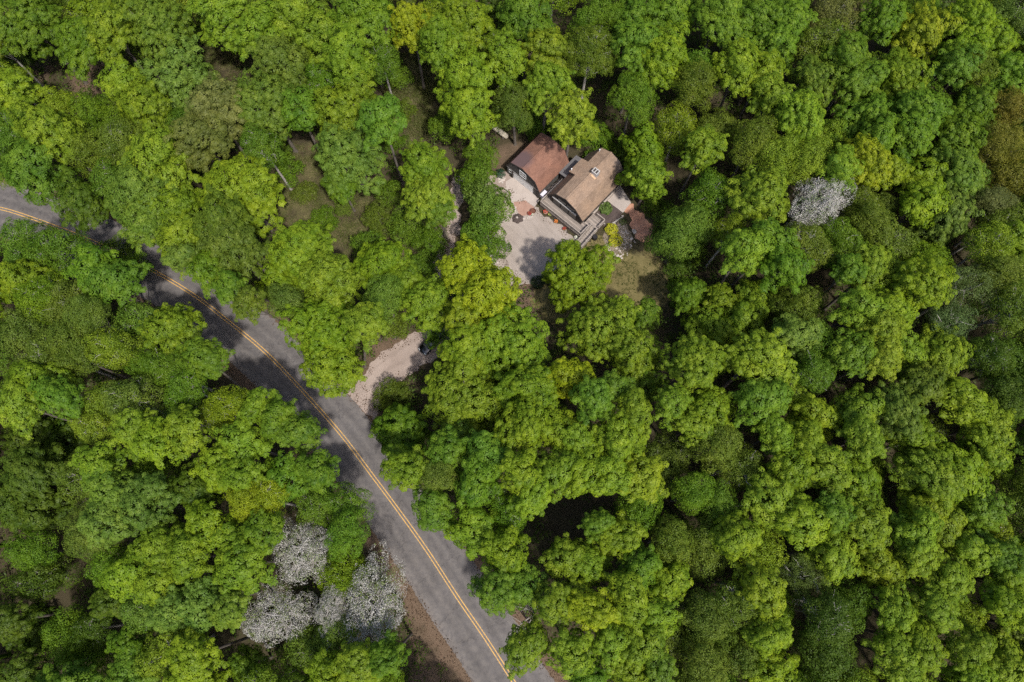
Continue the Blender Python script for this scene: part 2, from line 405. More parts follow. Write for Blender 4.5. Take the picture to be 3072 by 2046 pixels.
# road with worn asphalt
m, n, l, b = new_mat("asphalt")
uv = n.new("ShaderNodeAttribute"); uv.attribute_name = "across"
gp = geo_pos(n)
a1 = noise(n, l, .25, 6, .65, gp); a2 = noise(n, l, 14, 4, .8, gp); a3 = noise(n, l, 1.6, 5, .6, gp)
base = ramp(n, [(.3, (.115, .106, .102)), (.7, (.165, .152, .147))]); l.new(a1.outputs[0], base.inputs[0])
band = ramp(n, [(0, (1.12, 1.08, 1.05)), (.1, (1.02, 1.02, 1.02)), (.2, (.72, .72, .74)), (.28, (1.02, 1.02, 1.02)), (.36, (.74, .74, .76)), (.46, (1.06, 1.05, 1.04)), (.54, (1.06, 1.05, 1.04)), (.64, (.76, .76, .78)), (.72, (1.04, 1.03, 1.02)), (.8, (.75, .75, .77)), (.9, (1.05, 1.04, 1.03)), (1, (1.15, 1.1, 1.06))])
l.new(uv.outputs["Fac"], band.inputs[0])
c = mixc(n, l, .8, base.outputs[0], band.outputs[0], 'MULTIPLY')
sp = ramp(n, [(.3, (.8, .8, .8)), (.7, (1.2, 1.2, 1.2))]); l.new(a2.outputs[0], sp.inputs[0]); c = mixc(n, l, .8, c, sp.outputs[0], 'MULTIPLY')
pt = ramp(n, [(.42, (.9, .9, .92)), (.55, (1.06, 1.05, 1.04))]); l.new(a3.outputs[0], pt.inputs[0]); c = mixc(n, l, 1, c, pt.outputs[0], 'MULTIPLY')
vo = n.new("ShaderNodeTexVoronoi"); vo.feature = 'DISTANCE_TO_EDGE'; vo.inputs["Scale"].default_value = .16
wv = n.new("ShaderNodeMix"); wv.data_type = 'VECTOR'; wv.inputs[0].default_value = .12
l.new(gp, wv.inputs[4]); nz = noise(n, l, .8, 4, .7, gp); sc_ = n.new("ShaderNodeVectorMath"); sc_.operation = 'SCALE'; sc_.inputs[3].default_value = 30; l.new(nz.outputs[1], sc_.inputs[0]); l.new(sc_.outputs[0], wv.inputs[5]); l.new(wv.outputs[1], vo.inputs["Vector"])
ck = ramp(n, [(.0, (.42, .42, .43)), (.012, (1, 1, 1))]); l.new(vo.outputs[0], ck.inputs[0]); c = mixc(n, l, .8, c, ck.outputs[0], 'MULTIPLY')
l.new(c, b.inputs["Base Color"]); b.inputs["Roughness"].default_value = .88; b.inputs["Specular IOR Level"].default_value = .3
add_bump(n, l, b, a2.outputs[0], .15, .02)
HW = 4.72
rv, rq, ac = [], [], []; fr = [0, .08, .18, .28, .36, .46, .54, .64, .74, .84, .92, 1]
rr = random.Random(5)
dense = []
for i in range(len(road_c) - 1):
    for s in range(3): dense.append(road_c[i].lerp(road_c[i + 1], s / 3))
for i, p in enumerate(dense[:-1]):
    d = (dense[i + 1] - dense[max(0, i - 1)]).normalized(); nn = Vector((-d.y, d.x))
    e0, e1 = rr.gauss(0, .07), rr.gauss(0, .07)
    for j, f in enumerate(fr):
        o_ = HW - 2 * HW * f + (e0 if j == 0 else e1 if j == len(fr) - 1 else 0)
        rv.append((p.x + nn.x * o_, p.y + nn.y * o_, .03)); ac.append(f)
k = len(fr)
for i in range(len(dense) - 2):
    for j in range(k - 1): a = i * k + j; rq.append((a + k, a + k + 1, a + 1, a))
rme = np_mesh("road", np.array(rv), np.array(rq)[:, ::-1], m)
a = rme.attributes.new("across", 'FLOAT', 'POINT'); a.data.foreach_set("value", np.array(ac, np.float32))
ro = bpy.data.objects.new("road", rme); COL.objects.link(ro); tag(ro, "grey two-lane asphalt road curving through the woods", None, None, "structure")
if ro.data.polygons[0].normal.z < 0: ro.data.flip_normals()
m, n, l, b = new_mat("road_paint")
gp = geo_pos(n); t = noise(n, l, 6, 5, .7, gp); r_ = ramp(n, [(.36, (.2, .16, .13)), (.5, (.62, .36, .09))]); l.new(t.outputs[0], r_.inputs[0])
l.new(r_.outputs[0], b.inputs["Base Color"]); b.inputs["Roughness"].default_value = .7
for side in (-1, 1):
    mb = MB(); pr = None
    for i, p in enumerate(dense[:-1]):
        d = (dense[i + 1] - dense[max(0, i - 1)]).normalized(); nn = Vector((-d.y, d.x))
        q = (p + nn * (side * .21 + .07), p + nn * (side * .21 - .07))
        mb.v += [(q[0].x, q[0].y, .036), (q[1].x, q[1].y, .036)]
        if i: a = 2 * i; mb.f.append((a - 2, a - 1, a + 1, a))
    tag(mb.build("road_marking", m), "worn yellow centre line painted along the road", None, None, "structure")

M_GRAVEL = mottled("gravel", [(.3, (.25, .21, .18)), (.5, (.32, .272, .238)), (.7, (.385, .333, .295))], .3, 11, .95, .5, .45, speck=(3.2, .1, (.5, .43, .38)))
M_DRIVE = mottled("driveway_gravel", [(.3, (.23, .18, .155)), (.5, (.325, .262, .228)), (.7, (.4, .33, .29))], .3, 10, .95, .5, .45)
def ruts(m, ang, off, gap):
    n = m.node_tree.nodes; l = m.node_tree.links; b = n["Principled BSDF"]; src = b.inputs["Base Color"].links[0].from_socket
    gp = geo_pos(n); s = n.new("ShaderNodeVectorMath"); s.operation = 'DOT_PRODUCT'; s.inputs[1].default_value = (math.cos(ang), math.sin(ang), 0); l.new(gp, s.inputs[0])
    nz = noise(n, l, .12, 3, .5, gp); ad = n.new("ShaderNodeMath"); ad.operation = 'MULTIPLY_ADD'; l.new(nz.outputs[0], ad.inputs[0]); ad.inputs[1].default_value = 3.5; l.new(s.outputs["Value"], ad.inputs[2])
    mo = n.new("ShaderNodeMath"); mo.operation = 'PINGPONG'; l.new(ad.outputs[0], mo.inputs[0]); mo.inputs[1].default_value = gap
    r = ramp(n, [(.0, (.8, .79, .78)), (.22, (.86, .85, .84)), (.4, (1.03, 1.02, 1.02)), (1, (1.04, 1.03, 1.02))]); dv = n.new("ShaderNodeMath"); dv.operation = 'DIVIDE'; l.new(mo.outputs[0], dv.inputs[0]); dv.inputs[1].default_value = gap; l.new(dv.outputs[0], r.inputs[0])
    l.new(mixc(n, l, .38, src, r.outputs[0], 'MULTIPLY'), b.inputs["Base Color"])
ruts(M_GRAVEL, math.radians(40), 0, .85); ruts(M_DRIVE, math.radians(130), 0, .85)
M_LAWN = mottled("lawn_grass", [(.3, (.075, .065, .024)), (.5, (.15, .125, .05)), (.7, (.22, .18, .085))], .45, 9, 1, .6, .55)
M_CONC = mottled("concrete", [(.3, (.33, .28, .25)), (.7, (.46, .4, .36))], .5, 9, .9, .15, .35)
M_BRICKP = mottled("brick_paving", [(.3, (.27, .155, .115)), (.7, (.4, .26, .205))], 1.2, 12, .95, .3)
M_REDMULCH = mottled("red_mulch", [(.3, (.3, .14, .09)), (.5, (.46, .24, .16)), (.7, (.55, .34, .24))], .8, 10, 1, .3, .5)
M_DKMULCH = mottled("dark_mulch", [(.3, (.035, .026, .024)), (.7, (.13, .1, .09))], 1.0, 12, 1, .8, .6)
M_ROCKBED = mottled("rock_bed", [(.3, (.12, .1, .085)), (.5, (.3, .24, .2)), (.7, (.5, .42, .37))], 1.4, 7, .95, .9, .65)
sheet("lawn", LAWN, .010, M_LAWN, "olive lawn beside the house", .5, .5, 3)
sheet("driveway", DRIVE, .018, M_DRIVE, "pinkish gravel driveway leading in from the road", .3, .35, 4)
sheet("footpath", PATH, .014, M_DRIVE, "narrow gravel path between the trees", .4, .4, 5)
sheet("gravel_yard", YARD, .022, M_GRAVEL, "pale gravel parking yard in front of the deck", .3, .35, 6)

# ------------------------------------------------------------------ house, garage, deck
AX = math.radians(-42)
GC = W(1500 + 874 / 7.84, 380 + 881 / 7.84, 2.5); HC = W(1640 + 865 / 6.82, 430 + 665 / 6.82, 6.1)
def HL(x, y, z=0):           # house-local point -> world
    return (HC[0] + x * math.cos(AX) - y * math.sin(AX), HC[1] + x * math.sin(AX) + y * math.cos(AX), z)
def GL(x, y, z=0):
    return (GC[0] + x * math.cos(AX) - y * math.sin(AX), GC[1] + x * math.sin(AX) + y * math.cos(AX), z)

def shingle_mat(name, cols, stain_shade, patch=None):
    m, n, l, b = new_mat(name)
    p = obj_pos(n)
    mp = n.new("ShaderNodeMapping"); mp.inputs["Scale"].default_value = (1, 1, 1); l.new(p, mp.inputs[0])
    br = n.new("ShaderNodeTexBrick"); br.inputs["Scale"].default_value = 1.0
    br.inputs["Brick Width"].default_value = .34; br.inputs["Row Height"].default_value = .16; br.inputs["Mortar Size"].default_value = .012
    br.inputs["Color1"].default_value = (*cols[0], 1); br.inputs["Color2"].default_value = (*cols[1], 1); br.inputs["Mortar"].default_value = (*[c * .55 for c in cols[0]], 1)
    # rows run along the roof: brick x = local y, brick y = distance down the slope
    sx = n.new("ShaderNodeSeparateXYZ"); l.new(p, sx.inputs[0])
    sl = n.new("ShaderNodeMath"); sl.operation = 'SUBTRACT'; l.new(sx.outputs[0], sl.inputs[0]); l.new(sx.outputs[2], sl.inputs[1])
    cx = n.new("ShaderNodeCombineXYZ"); l.new(sx.outputs[1], cx.inputs[0]); l.new(sl.outputs[0], cx.inputs[1]); l.new(cx.outputs[0], br.inputs["Vector"])
    t = noise(n, l, .55, 6, .65, p); t2 = noise(n, l, 5, 5, .8, p)
    r = ramp(n, [(.32, (.74, .74, .76)), (.5, (1, 1, 1)), (.68, (1.16, 1.12, 1.08))]); l.new(t.outputs[0], r.inputs[0])
    c = mixc(n, l, 1, br.outputs[0], r.outputs[0], 'MULTIPLY')
    r2 = ramp(n, [(.3, (.7, .7, .7)), (.7, (1.28, 1.28, 1.28))]); l.new(t2.outputs[0], r2.inputs[0]); c = mixc(n, l, .8, c, r2.outputs[0], 'MULTIPLY')
    if patch:       # dark patch at a point: weathered algae (garage), painted dappled tree shade (house)
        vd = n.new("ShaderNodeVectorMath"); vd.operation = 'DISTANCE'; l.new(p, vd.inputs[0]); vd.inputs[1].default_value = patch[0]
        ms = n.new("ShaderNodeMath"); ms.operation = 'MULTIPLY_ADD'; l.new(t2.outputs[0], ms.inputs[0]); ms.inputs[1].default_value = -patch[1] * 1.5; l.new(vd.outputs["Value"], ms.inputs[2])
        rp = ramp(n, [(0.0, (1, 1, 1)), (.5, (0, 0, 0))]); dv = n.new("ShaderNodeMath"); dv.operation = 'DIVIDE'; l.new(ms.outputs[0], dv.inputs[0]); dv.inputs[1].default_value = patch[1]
        l.new(dv.outputs[0], rp.inputs[0]); c = mixc(n, l, rp.outputs[0], c, stain_shade)
    l.new(c, b.inputs["Base Color"]); b.inputs["Roughness"].default_value = .95; b.inputs["Specular IOR Level"].default_value = .15
    add_bump(n, l, b, br.outputs["Fac"], -.3, .02)
    return m
M_ROOF_G = shingle_mat("red_brown_shingles", ((.21, .108, .078), (.26, .138, .098)), (.13, .085, .085), ((-1.6, -2.3, 4.9), 1.9))
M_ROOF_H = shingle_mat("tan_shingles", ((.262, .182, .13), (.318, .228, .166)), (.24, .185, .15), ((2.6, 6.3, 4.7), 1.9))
def siding_mat(name, a, b_):
    m, n, l, b = new_mat(name); p = obj_pos(n)
    mp = n.new("ShaderNodeMapping"); mp.inputs["Scale"].default_value = (3.6, 3.6, .25); l.new(p, mp.inputs[0])
    w = n.new("ShaderNodeTexNoise"); w.inputs["Scale"].default_value = 1.6; w.inputs["Detail"].default_value = 5; l.new(mp.outputs[0], w.inputs["Vector"])
    r = ramp(n, [(.3, a), (.7, b_)]); l.new(w.outputs[0], r.inputs[0]); l.new(r.outputs[0], b.inputs["Base Color"]); b.inputs["Roughness"].default_value = .85
    return m
M_SIDE_G = siding_mat("dark_weathered_siding", (.035, .032, .03), (.12, .112, .105))
M_SIDE_H = siding_mat("dark_brown_siding", (.03, .022, .018), (.075, .058, .048))
M_WHITE = plain("white_paint", (.8, .81, .82), .5, 0, .06)
M_TRIM = plain("grey_trim", (.42, .4, .38), .6, 0, .1)
M_DKTRIM = plain("dark_trim", (.05, .04, .035), .7)
M_METAL = plain("galvanised_flashing", (.42, .46, .52), .45, .4)
M_GREYROOF = mottled("grey_roll_roofing", [(.3, (.1, .095, .098)), (.7, (.17, .162, .165))], .8, 10, .95, .2, local=True)
M_DECK = siding_mat("weathered_boards", (.2, .165, .14), (.38, .33, .29))
m, n, l, b = new_mat("window_glass"); b.inputs["Base Color"].default_value = (.02, .026, .03, 1); b.inputs["Roughness"].default_value = .06; b.inputs["Specular IOR Level"].default_value = .7
M_GLASS = m
def deck_mat():
    m, n, l, b = new_mat("deck_boards"); p = obj_pos(n); s = n.new("ShaderNodeSeparateXYZ"); l.new(p, s.inputs[0])
    mu = n.new("ShaderNodeMath"); mu.operation = 'MULTIPLY'; l.new(s.outputs[1], mu.inputs[0]); mu.inputs[1].default_value = 1 / .29
    fl = n.new("ShaderNodeMath"); fl.operation = 'FLOOR'; l.new(mu.outputs[0], fl.inputs[0])
    fc = n.new("ShaderNodeMath"); fc.operation = 'FRACT'; l.new(mu.outputs[0], fc.inputs[0])
    wn = n.new("ShaderNodeTexWhiteNoise"); wn.noise_dimensions = '1D'; l.new(fl.outputs[0], wn.inputs["W"])
    mp = n.new("ShaderNodeMapping"); mp.inputs["Scale"].default_value = (.7, 7, 1); l.new(p, mp.inputs[0]); t = noise(n, l, 1.5, 6, .7, mp.outputs[0])
    r = ramp(n, [(.3, (.17, .14, .12)), (.55, (.33, .28, .245)), (.75, (.46, .41, .37))]); l.new(t.outputs[0], r.inputs[0])
    rw = ramp(n, [(0, (.7, .7, .7)), (1, (1.22, 1.2, 1.18))]); l.new(wn.outputs["Value"], rw.inputs[0]); c = mixc(n, l, 1, r.outputs[0], rw.outputs[0], 'MULTIPLY')
    rg = ramp(n, [(0, (.3, .3, .3)), (.1, (1, 1, 1)), (.92, (1, 1, 1)), (1, (.3, .3, .3))]); l.new(fc.outputs[0], rg.inputs[0]); c = mixc(n, l, 1, c, rg.outputs[0], 'MULTIPLY')
    l.new(c, b.inputs["Base Color"]); b.inputs["Roughness"].default_value = .9; return m
M_DECKB = deck_mat()

# garage ------------------------------------------------
ga = empty("garage", (GC[0], GC[1], 0), AX)
tag(ga, "dark garage with a red-brown barn roof and white overhead door", "garage")
def gambrel(mb, prof, y0, y1, th):
    """prof: (x,z) outline left eave -> right eave, sheets of thickness th; y0/y1 may be lists per point"""
    n_ = len(prof); ys0 = y0 if isinstance(y0, (list, tuple)) else [y0] * n_; ys1 = y1 if isinstance(y1, (list, tuple)) else [y1] * n_
    for i in range(n_ - 1):
        (xa, za), (xb, zb) = prof[i], prof[i + 1]
        mb.slab([(xa, ys0[i], za), (xb, ys0[i + 1], zb), (xb, ys1[i + 1], zb), (xa, ys1[i], za)], th)
GP = [(-3.8, 2.4), (-2.62, 4.7), (-.05, 5.55), (2.62, 4.72), (3.8, 2.4)]
mb = MB(); gambrel(mb, GP, -3.7, 3.9, .14); rf = mb.build("roof", M_ROOF_G, ga)
mb = MB(); mb.bar((-.05, -3.72, 5.6), (-.05, 3.92, 5.6), .3, .06); mb.build("ridge_cap", M_ROOF_G, rf)
for yy in (-3.73, 3.93):
    mb = MB()
    for i in range(4): (xa, za), (xb, zb) = GP[i], GP[i + 1]; mb.bar((xa, yy, za - .12), (xb, yy, zb - .12), .05, .24)
    mb.build("fascia", M_DKTRIM, rf)
mb = MB(); yb, yf = 3.5, -3.58
out = [(-3.6, 0), (3.6, 0), (3.6, 2.55), (2.5, 4.55), (-.05, 5.38), (-2.5, 4.55), (-3.6, 2.55)]
mb.quad(*[(x, yb, z) for x, z in reversed(out)])
mb.quad((-3.6, yf, 0), (-3.6, yb, 0), (-3.6, yb, 2.55), (-3.6, yf, 2.55)); mb.quad((3.6, yb, 0), (3.6, yf, 0), (3.6, yf, 2.55), (3.6, yb, 2.55))
# front wall with the door opening
for x0, x1, z0, z1 in ((-3.6, -2.2, 0, 2.5), (2.31, 3.6, 0, 2.5), (-2.2, 2.31, 2.2, 2.5)): mb.box(x0, yf, z0, x1, yf + .12, z1)
mb.quad(*[(x, yf + .12, z) for x, z in ((-3.6, 2.55), (3.6, 2.55), (2.5, 4.55), (-.05, 5.38), (-2.5, 4.55))])
mb.quad(*[(x, yf + 3.0, z) for x, z in ((-2.2, 0), (2.31, 0), (2.31, 2.2), (-2.2, 2.2))])
mb.build("wall", M_SIDE_G, ga)
mb = MB(); yu = yf - .03       # jettied gable above the door
gb = [(-3.62, 2.42), (3.62, 2.42), (3.5, 2.6), (2.45, 4.5), (-.05, 5.33), (-2.45, 4.5), (-3.5, 2.6)]
mb.quad(*[(x, yu, z) for x, z in gb]); mb.quad(*[(x, yf + .02, z) for x, z in reversed(gb)])
mb.box(-3.62, yu, 2.36, 3.62, yf, 2.415)
for i in range(24): x = -3.4 + i * .3; top = 2.55 + (4.45 - 2.55) * min(1, (3.55 - abs(x)) / 1.1) + max(0, (2.45 - abs(x)) / 2.45) * .8; mb.box(x - .02, yu - .025, 2.44, x + .02, yu, top - .03)
gbl = mb.build("gable", M_SIDE_G, ga)
mb = MB(); mb.box(-3.64, yu - .04, 2.3, 3.64, yu - .028, 2.42); mb.build("ledge", M_TRIM, gbl)
mb = MB()
for k_ in range(4): mb.box(-2.2, yf + .03, .005 + k_ * .545, 2.31, yf + .075, .542 + k_ * .545)
dr_ = mb.build("garage_door", M_WHITE, ga)
mb = MB()
for k_ in range(4):
    for q in range(8): mb.box(-2.12 + q * .56, yf + .026, .1 + k_ * .545, -1.66 + q * .56, yf + .034, .47 + k_ * .545)
mb.build("panel", M_WHITE, dr_)
mb = MB(); mb.box(-.06, yf + .0, .3, .18, yf + .035, .35); mb.build("handle", M_DKTRIM, dr_)
mb = MB(); wz0, wz1, wx0, wx1 = 2.95, 4.25, -.68, .58
for a in ((wx0 - .1, wz0 - .1, wx1 + .1, wz0), (wx0 - .1, wz1, wx1 + .1, wz1 + .1), (wx0 - .1, wz0, wx0, wz1), (wx1, wz0, wx1 + .1, wz1)): mb.box(a[0], yu - .07, a[1], a[2], yu - .001, a[3])
mb.box((wx0 + wx1) / 2 - .04, yu - .06, wz0, (wx0 + wx1) / 2 + .04, yu - .001, wz1); mb.box(wx0, yu - .055, 3.56, wx1, yu - .001, 3.63)
wf = mb.build("window", M_WHITE, ga)
mb = MB(); mb.box(wx0, yu - .03, wz0, wx1, yu - .012, wz1); mb.build("pane", M_GLASS, wf)
mb = MB()
for a in ((-3.2, 1.0, -2.5, 1.07), (-3.2, 1.83, -2.5, 1.9), (-3.2, 1.07, -3.13, 1.83), (-2.57, 1.07, -2.5, 1.83)): mb.box(a[0], yf - .05, a[1], a[2], yf - .001, a[3])
wf = mb.build("window", M_WHITE, ga); mb = MB(); mb.box(-3.13, yf - .02, 1.07, -2.57, yf - .008, 1.83); mb.build("pane", M_GLASS, wf)
for x in (-2.32, 3.45): mb = MB(); mb.bar((x, yf - .08, 0), (x, yf - .08, 2.3), .12); mb.build("post", M_DKTRIM, ga)

# house ------------------------------------------------
ho = empty("house", (HC[0], HC[1], 0), AX)
tag(ho, "dark brown chalet house with tan shingled barn roof and chimney", "house")
RZ = 6.1
HP = [(-3.7, 2.7), (-2.0, 5.4), (0, RZ), (2.0, 5.4), (3.7, 2.7)]
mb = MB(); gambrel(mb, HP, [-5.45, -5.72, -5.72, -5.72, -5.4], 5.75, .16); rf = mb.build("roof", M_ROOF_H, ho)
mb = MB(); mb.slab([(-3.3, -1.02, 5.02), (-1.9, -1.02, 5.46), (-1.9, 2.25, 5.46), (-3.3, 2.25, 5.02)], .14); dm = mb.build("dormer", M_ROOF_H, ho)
mb = MB(); mb.box(-3.05, -.9, 3.0, -2.95, 2.15, 4.95); mb.box(-2.95, -.9, 3.4, -1.9, -.8, 4.95); mb.box(-2.95, 2.05, 3.4, -1.9, 2.15, 4.95); mb.build("cheek", M_SIDE_H, dm)
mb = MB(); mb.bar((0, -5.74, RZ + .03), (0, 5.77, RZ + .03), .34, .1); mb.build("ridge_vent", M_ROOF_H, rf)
for ys in ([-5.48, -5.75, -5.75, -5.75, -5.43], [5.78] * 5):
    mb = MB()
    for i in range(4): (xa, za), (xb, zb) = HP[i], HP[i + 1]; mb.bar((xa, ys[i], za - .12), (xb, ys[i + 1], zb - .12), .05, .26)
    mb.build("fascia", M_DKTRIM, rf)
for x, y in ((3.72, -5.35), (-3.72, -5.4)): mb = MB(); mb.bar((x, y, 2.62), (x, 5.75, 2.62), .06, .2); mb.build("gutter", M_DKTRIM, rf)
mb = MB(); yf, yb = -5.3, 5.4; wx = 3.38
out = [(-wx, 0), (wx, 0), (wx, 2.9), (1.86, 5.25), (0, 5.9), (-1.86, 5.25), (-wx, 2.9)]
mb.quad(*[(x, yf, z) for x, z in out]); mb.quad(*[(x, yb, z) for x, z in reversed(out)])
mb.quad((-wx, yb, 0), (-wx, yb, 2.9), (-wx, yf, 2.9), (-wx, yf, 0)); mb.quad((wx, yf, 0), (wx, yf, 2.9), (wx, yb, 2.9), (wx, yb, 0))
mb.build("wall", M_SIDE_H, ho)
mb = MB(); mb.box(wx + .003, yf - .1, 0, wx + .22, yb + .1, .42); mb.build("foundation", M_CONC, ho)
mb = MB(); mb.box(-2.9, yf - .22, 2.98, 2.3, yf - .003, 3.14); mb.build("trim_board", M_TRIM, ho)
for x0, x1, z0, z1 in ((-2.7, -1.2, 1.1, 2.9), (-1.0, .5, 1.1, 2.9), (.7, 2.2, 1.1, 2.9), (-1.75, -.1, 3.25, 4.7), (.1, 1.75, 3.25, 4.7)):
    mb = MB()
    for a in ((x0 - .07, z0 - .07, x1 + .07, z0), (x0 - .07, z1, x1 + .07, z1 + .07), (x0 - .07, z0, x0, z1), (x1, z0, x1 + .07, z1)): mb.box(a[0], yf - .06, a[1], a[2], yf - .002, a[3])
    wf = mb.build("window", M_DKTRIM, ho); mb = MB(); mb.box(x0, yf - .03, z0, x1, yf - .012, z1); mb.build("pane", M_GLASS, wf)
for y0 in (-2.6, 2.6):
    mb = MB()
    for a in ((y0 - .07, 1.1, y0 + 1.07, 1.17), (y0 - .07, 2.1, y0 + 1.07, 2.17), (y0 - .07, 1.17, y0, 2.1), (y0 + 1, 1.17, y0 + 1.07, 2.1)): mb.box(wx + .002, a[0], a[1], wx + .05, a[2], a[3])
    wf = mb.build("window", M_TRIM, ho); mb = MB(); mb.box(wx + .01, y0, 1.17, wx + .03, y0 + 1, 2.1); mb.build("pane", M_GLASS, wf)
mb = MB(); mb.box(-5.0, -.95, 0, -3.385, 3.3, 2.45); mb.build("entry_wall", M_SIDE_H, ho)
mb = MB(); mb.slab([(-5.2, -1.1, 2.5), (-3.3, -1.1, 2.75), (-3.3, 3.45, 2.75), (-5.2, 3.45, 2.5)], .12); mb.build("entry_roof", M_GREYROOF, ho)
mb = MB(); mb.box(.0, .58, 5.3, 1.0, 1.42, 6.85); ch = mb.build("chimney", M_METAL, ho)
mb = MB()
for a in ((-.05, .53, 1.05, .66), (-.05, 1.34, 1.05, 1.47), (-.05, .66, .1, 1.34), (.42, .66, .58, 1.34), (.9, .66, 1.05, 1.34)): mb.box(a[0], a[1], 6.853, a[2], a[3], 6.95)
mb.build("chimney_cap", M_TRIM, ch)
mb = MB(); mb.box(.1, .66, 6.853, .42, 1.34, 6.87); mb.box(.58, .66, 6.853, .9, 1.34, 6.87); mb.build("flue", M_DKTRIM, ch)
mb = MB(); mb.slab([(-.1, .2, 6.2), (1.1, .2, 5.86), (1.1, .577, 5.86), (-.1, .577, 6.2)], .05); mb.build("flashing", plain("copper_flashing", (.5, .33, .2), .5), ch)
for (x, y, z) in ((-3.1, -.6, 5.2), (-1.85, 5.0, 5.6)):
    mb = MB(); mb.lathe([(.07, -.25), (.07, .3), (.1, .3), (.1, .36)], 8, (x, y, z)); mb.build("vent_pipe", M_WHITE, ho)

# deck ------------------------------------------------
de = empty("wooden_deck", (HC[0], HC[1], 0), AX); DZ = 1.0
tag(de, "weathered grey wooden deck wrapping the front of the house", "deck")
mb = MB(); mb.slab([(-4.2, -7.0, DZ), (4.75, -7.0, DZ), (4.75, -4.6, DZ), (6.1, -4.0, DZ), (6.1, -2.3, DZ), (3.62, -2.3, DZ), (3.62, -4.56, DZ), (-3.4, -4.56, DZ), (-3.4, -1.2, DZ), (-4.2, -1.2, DZ)], .14); mb.build("floor", M_DECKB, de)
M_SKIRT = plain("deck_skirt", (.13, .105, .09), .9, 0, .25)
def skirt(a, b_):
    mb = MB(); mb.bar((*a, DZ - .2), (*b_, DZ - .2), .06, .1); mb.bar((*a, .12), (*b_, .12), .06, .1)
    a, b_ = Vector(a), Vector(b_); k_ = int((b_ - a).length / .16); 
    for i in range(k_): q = a.lerp(b_, (i + .5) / k_); mb.bar((q.x, q.y, .02), (q.x, q.y, DZ - .15), .12, .03)
    mb.build("skirt", M_SKIRT, de)
for a, b_ in (((-4.16, -6.94), (4.7, -6.94)), ((-4.16, -6.94), (-4.16, -1.25)), ((4.7, -6.9), (4.7, -4.7)), ((6.04, -3.9), (6.04, -2.4))): skirt(a, b_)
def railing(a, b_, z0=DZ, z1=DZ, gap=1.6):
    mb = MB(); a, b_ = Vector((*a, z0)), Vector((*b_, z1)); L = (b_ - a).length; k_ = max(1, round(L / gap))
    for i in range(k_ + 1): q = a.lerp(b_, i / k_); mb.bar((q.x, q.y, q.z - .1), (q.x, q.y, q.z + .95), .1)
    for h, w, t in ((.98, .17, .05), (.78, .05, .1), (.2, .05, .1)): mb.bar(a + Vector((0, 0, h)), b_ + Vector((0, 0, h)), w, t)
    kk = int(L / .17)
    for i in range(kk): q = a.lerp(b_, (i + .5) / kk); mb.bar((q.x, q.y, q.z + .2), (q.x, q.y, q.z + .78), .04)
    return mb.build("railing", M_DECK, de)
railing((-4.13, -6.93), (4.66, -6.93)); railing((-4.13, -6.83), (-4.13, -1.3)); railing((4.7, -6.85), (4.7, -4.75)); railing((6.05, -3.9), (6.05, -2.36)); railing((5.95, -2.34), (4.3, -2.34))
mb = MB()     # stairs down along the deck's end
NT = 10
for i in range(NT):
    y = -4.35 - i * .4; z = DZ - (i + 1) * DZ / (NT + 1)
    mb.box(4.98, y - .4, z - .05, 6.02, y - .02, z)
    mb.box(4.98, y - .03, z - .05, 6.02, y - .005, z + DZ / (NT + 1) - .052)
mb.build("stair", M_DECK, de)
mb = MB()
for x in (4.9, 6.1): mb.bar((x, -4.1, DZ - .2), (x, -8.4, -.02), .07, .26)
mb.build("stringer", M_DECK, de)
for x in (4.9, 6.1): railing((x, -4.3), (x, -8.35), DZ - .06, .06, 1.4)
mb = MB(); mb.box(-3.9, -1.9, 0, -3.5, -1.3, .96); mb.build("beam", M_DECK, de)

# hard ground round the house ------------------------------------------------
def hpts(L_): return [HL(*p)[:2] for p in L_]
def gpts(L_): return [GL(*p)[:2] for p in L_]
sheet("concrete_apron_pavement", gpts([(-2.4, -3.45), (3.3, -3.45), (3.9, -3.8), (4.2, -5.2), (2.2, -5.4), (.8, -7.0), (-1.2, -6.6), (-2.7, -5.0)]), .035, M_CONC, "pale concrete apron before the garage door", .03, .6, 8)
sheet("patio", gpts([(2.2, -5.42), (4.2, -5.3), (4.6, -7.0), (3.4, -8.1), (1.6, -7.4), (.9, -6.95)]), .030, M_BRICKP, "small red brick patio between apron and deck", .06, .3, 9)
sheet("concrete_pad_pavement", hpts([(3.62, 1.6), (7.05, 1.6), (6.9, 4.0), (3.62, 5.2)]), .04, M_CONC, "pale concrete pad beside the house", .03, .5, 10)
sheet("mulch_bed_ground", hpts([(3.62, -2.2), (6.3, -2.4), (7.6, -.8), (7.0, 1.55), (3.62, 1.55)]), .028, M_DKMULCH, "dark mulch bed against the house wall", .1, .3, 11)
sheet("rock_garden_ground", hpts([(7.4, 1.2), (8.6, .6), (10.4, -.2), (12.0, -2.2), (12.0, -4.6), (10.6, -5.2), (8.9, -4.8), (7.2, -3.9), (6.5, -2.2), (7.4, -1.0)]), .026, mottled("stony_soil", [(.3, (.09, .07, .05)), (.5, (.2, .16, .115)), (.7, (.36, .3, .24))], 1.2, 6, .95, .8, .65), "stony soil of the rock garden", .2, .3, 12)
sheet("red_mulch_ground", [P(*p) for p in ((1432, 478), (1452, 470), (1478, 488), (1495, 520), (1500, 556), (1480, 562), (1462, 540), (1448, 508))], .024, M_REDMULCH, "red mulch strip along the woods' edge", .4, .2, 13)
sheet("rock_bed_ground", gpts([(3.75, -3.3), (5.0, -3.3), (5.0, 2.2), (3.75, 2.2)]), .032, M_ROCKBED, "pinkish rock bed between garage and house", .1, .3, 14)
sheet("bare_earth_ground", [P(*p) for p in ((1120, 410), (1150, 400), (1175, 395), (1185, 440), (1150, 470), (1120, 450))], .016, M_DRIVE, "bare earth beside the garage corner", .3, .3, 15)

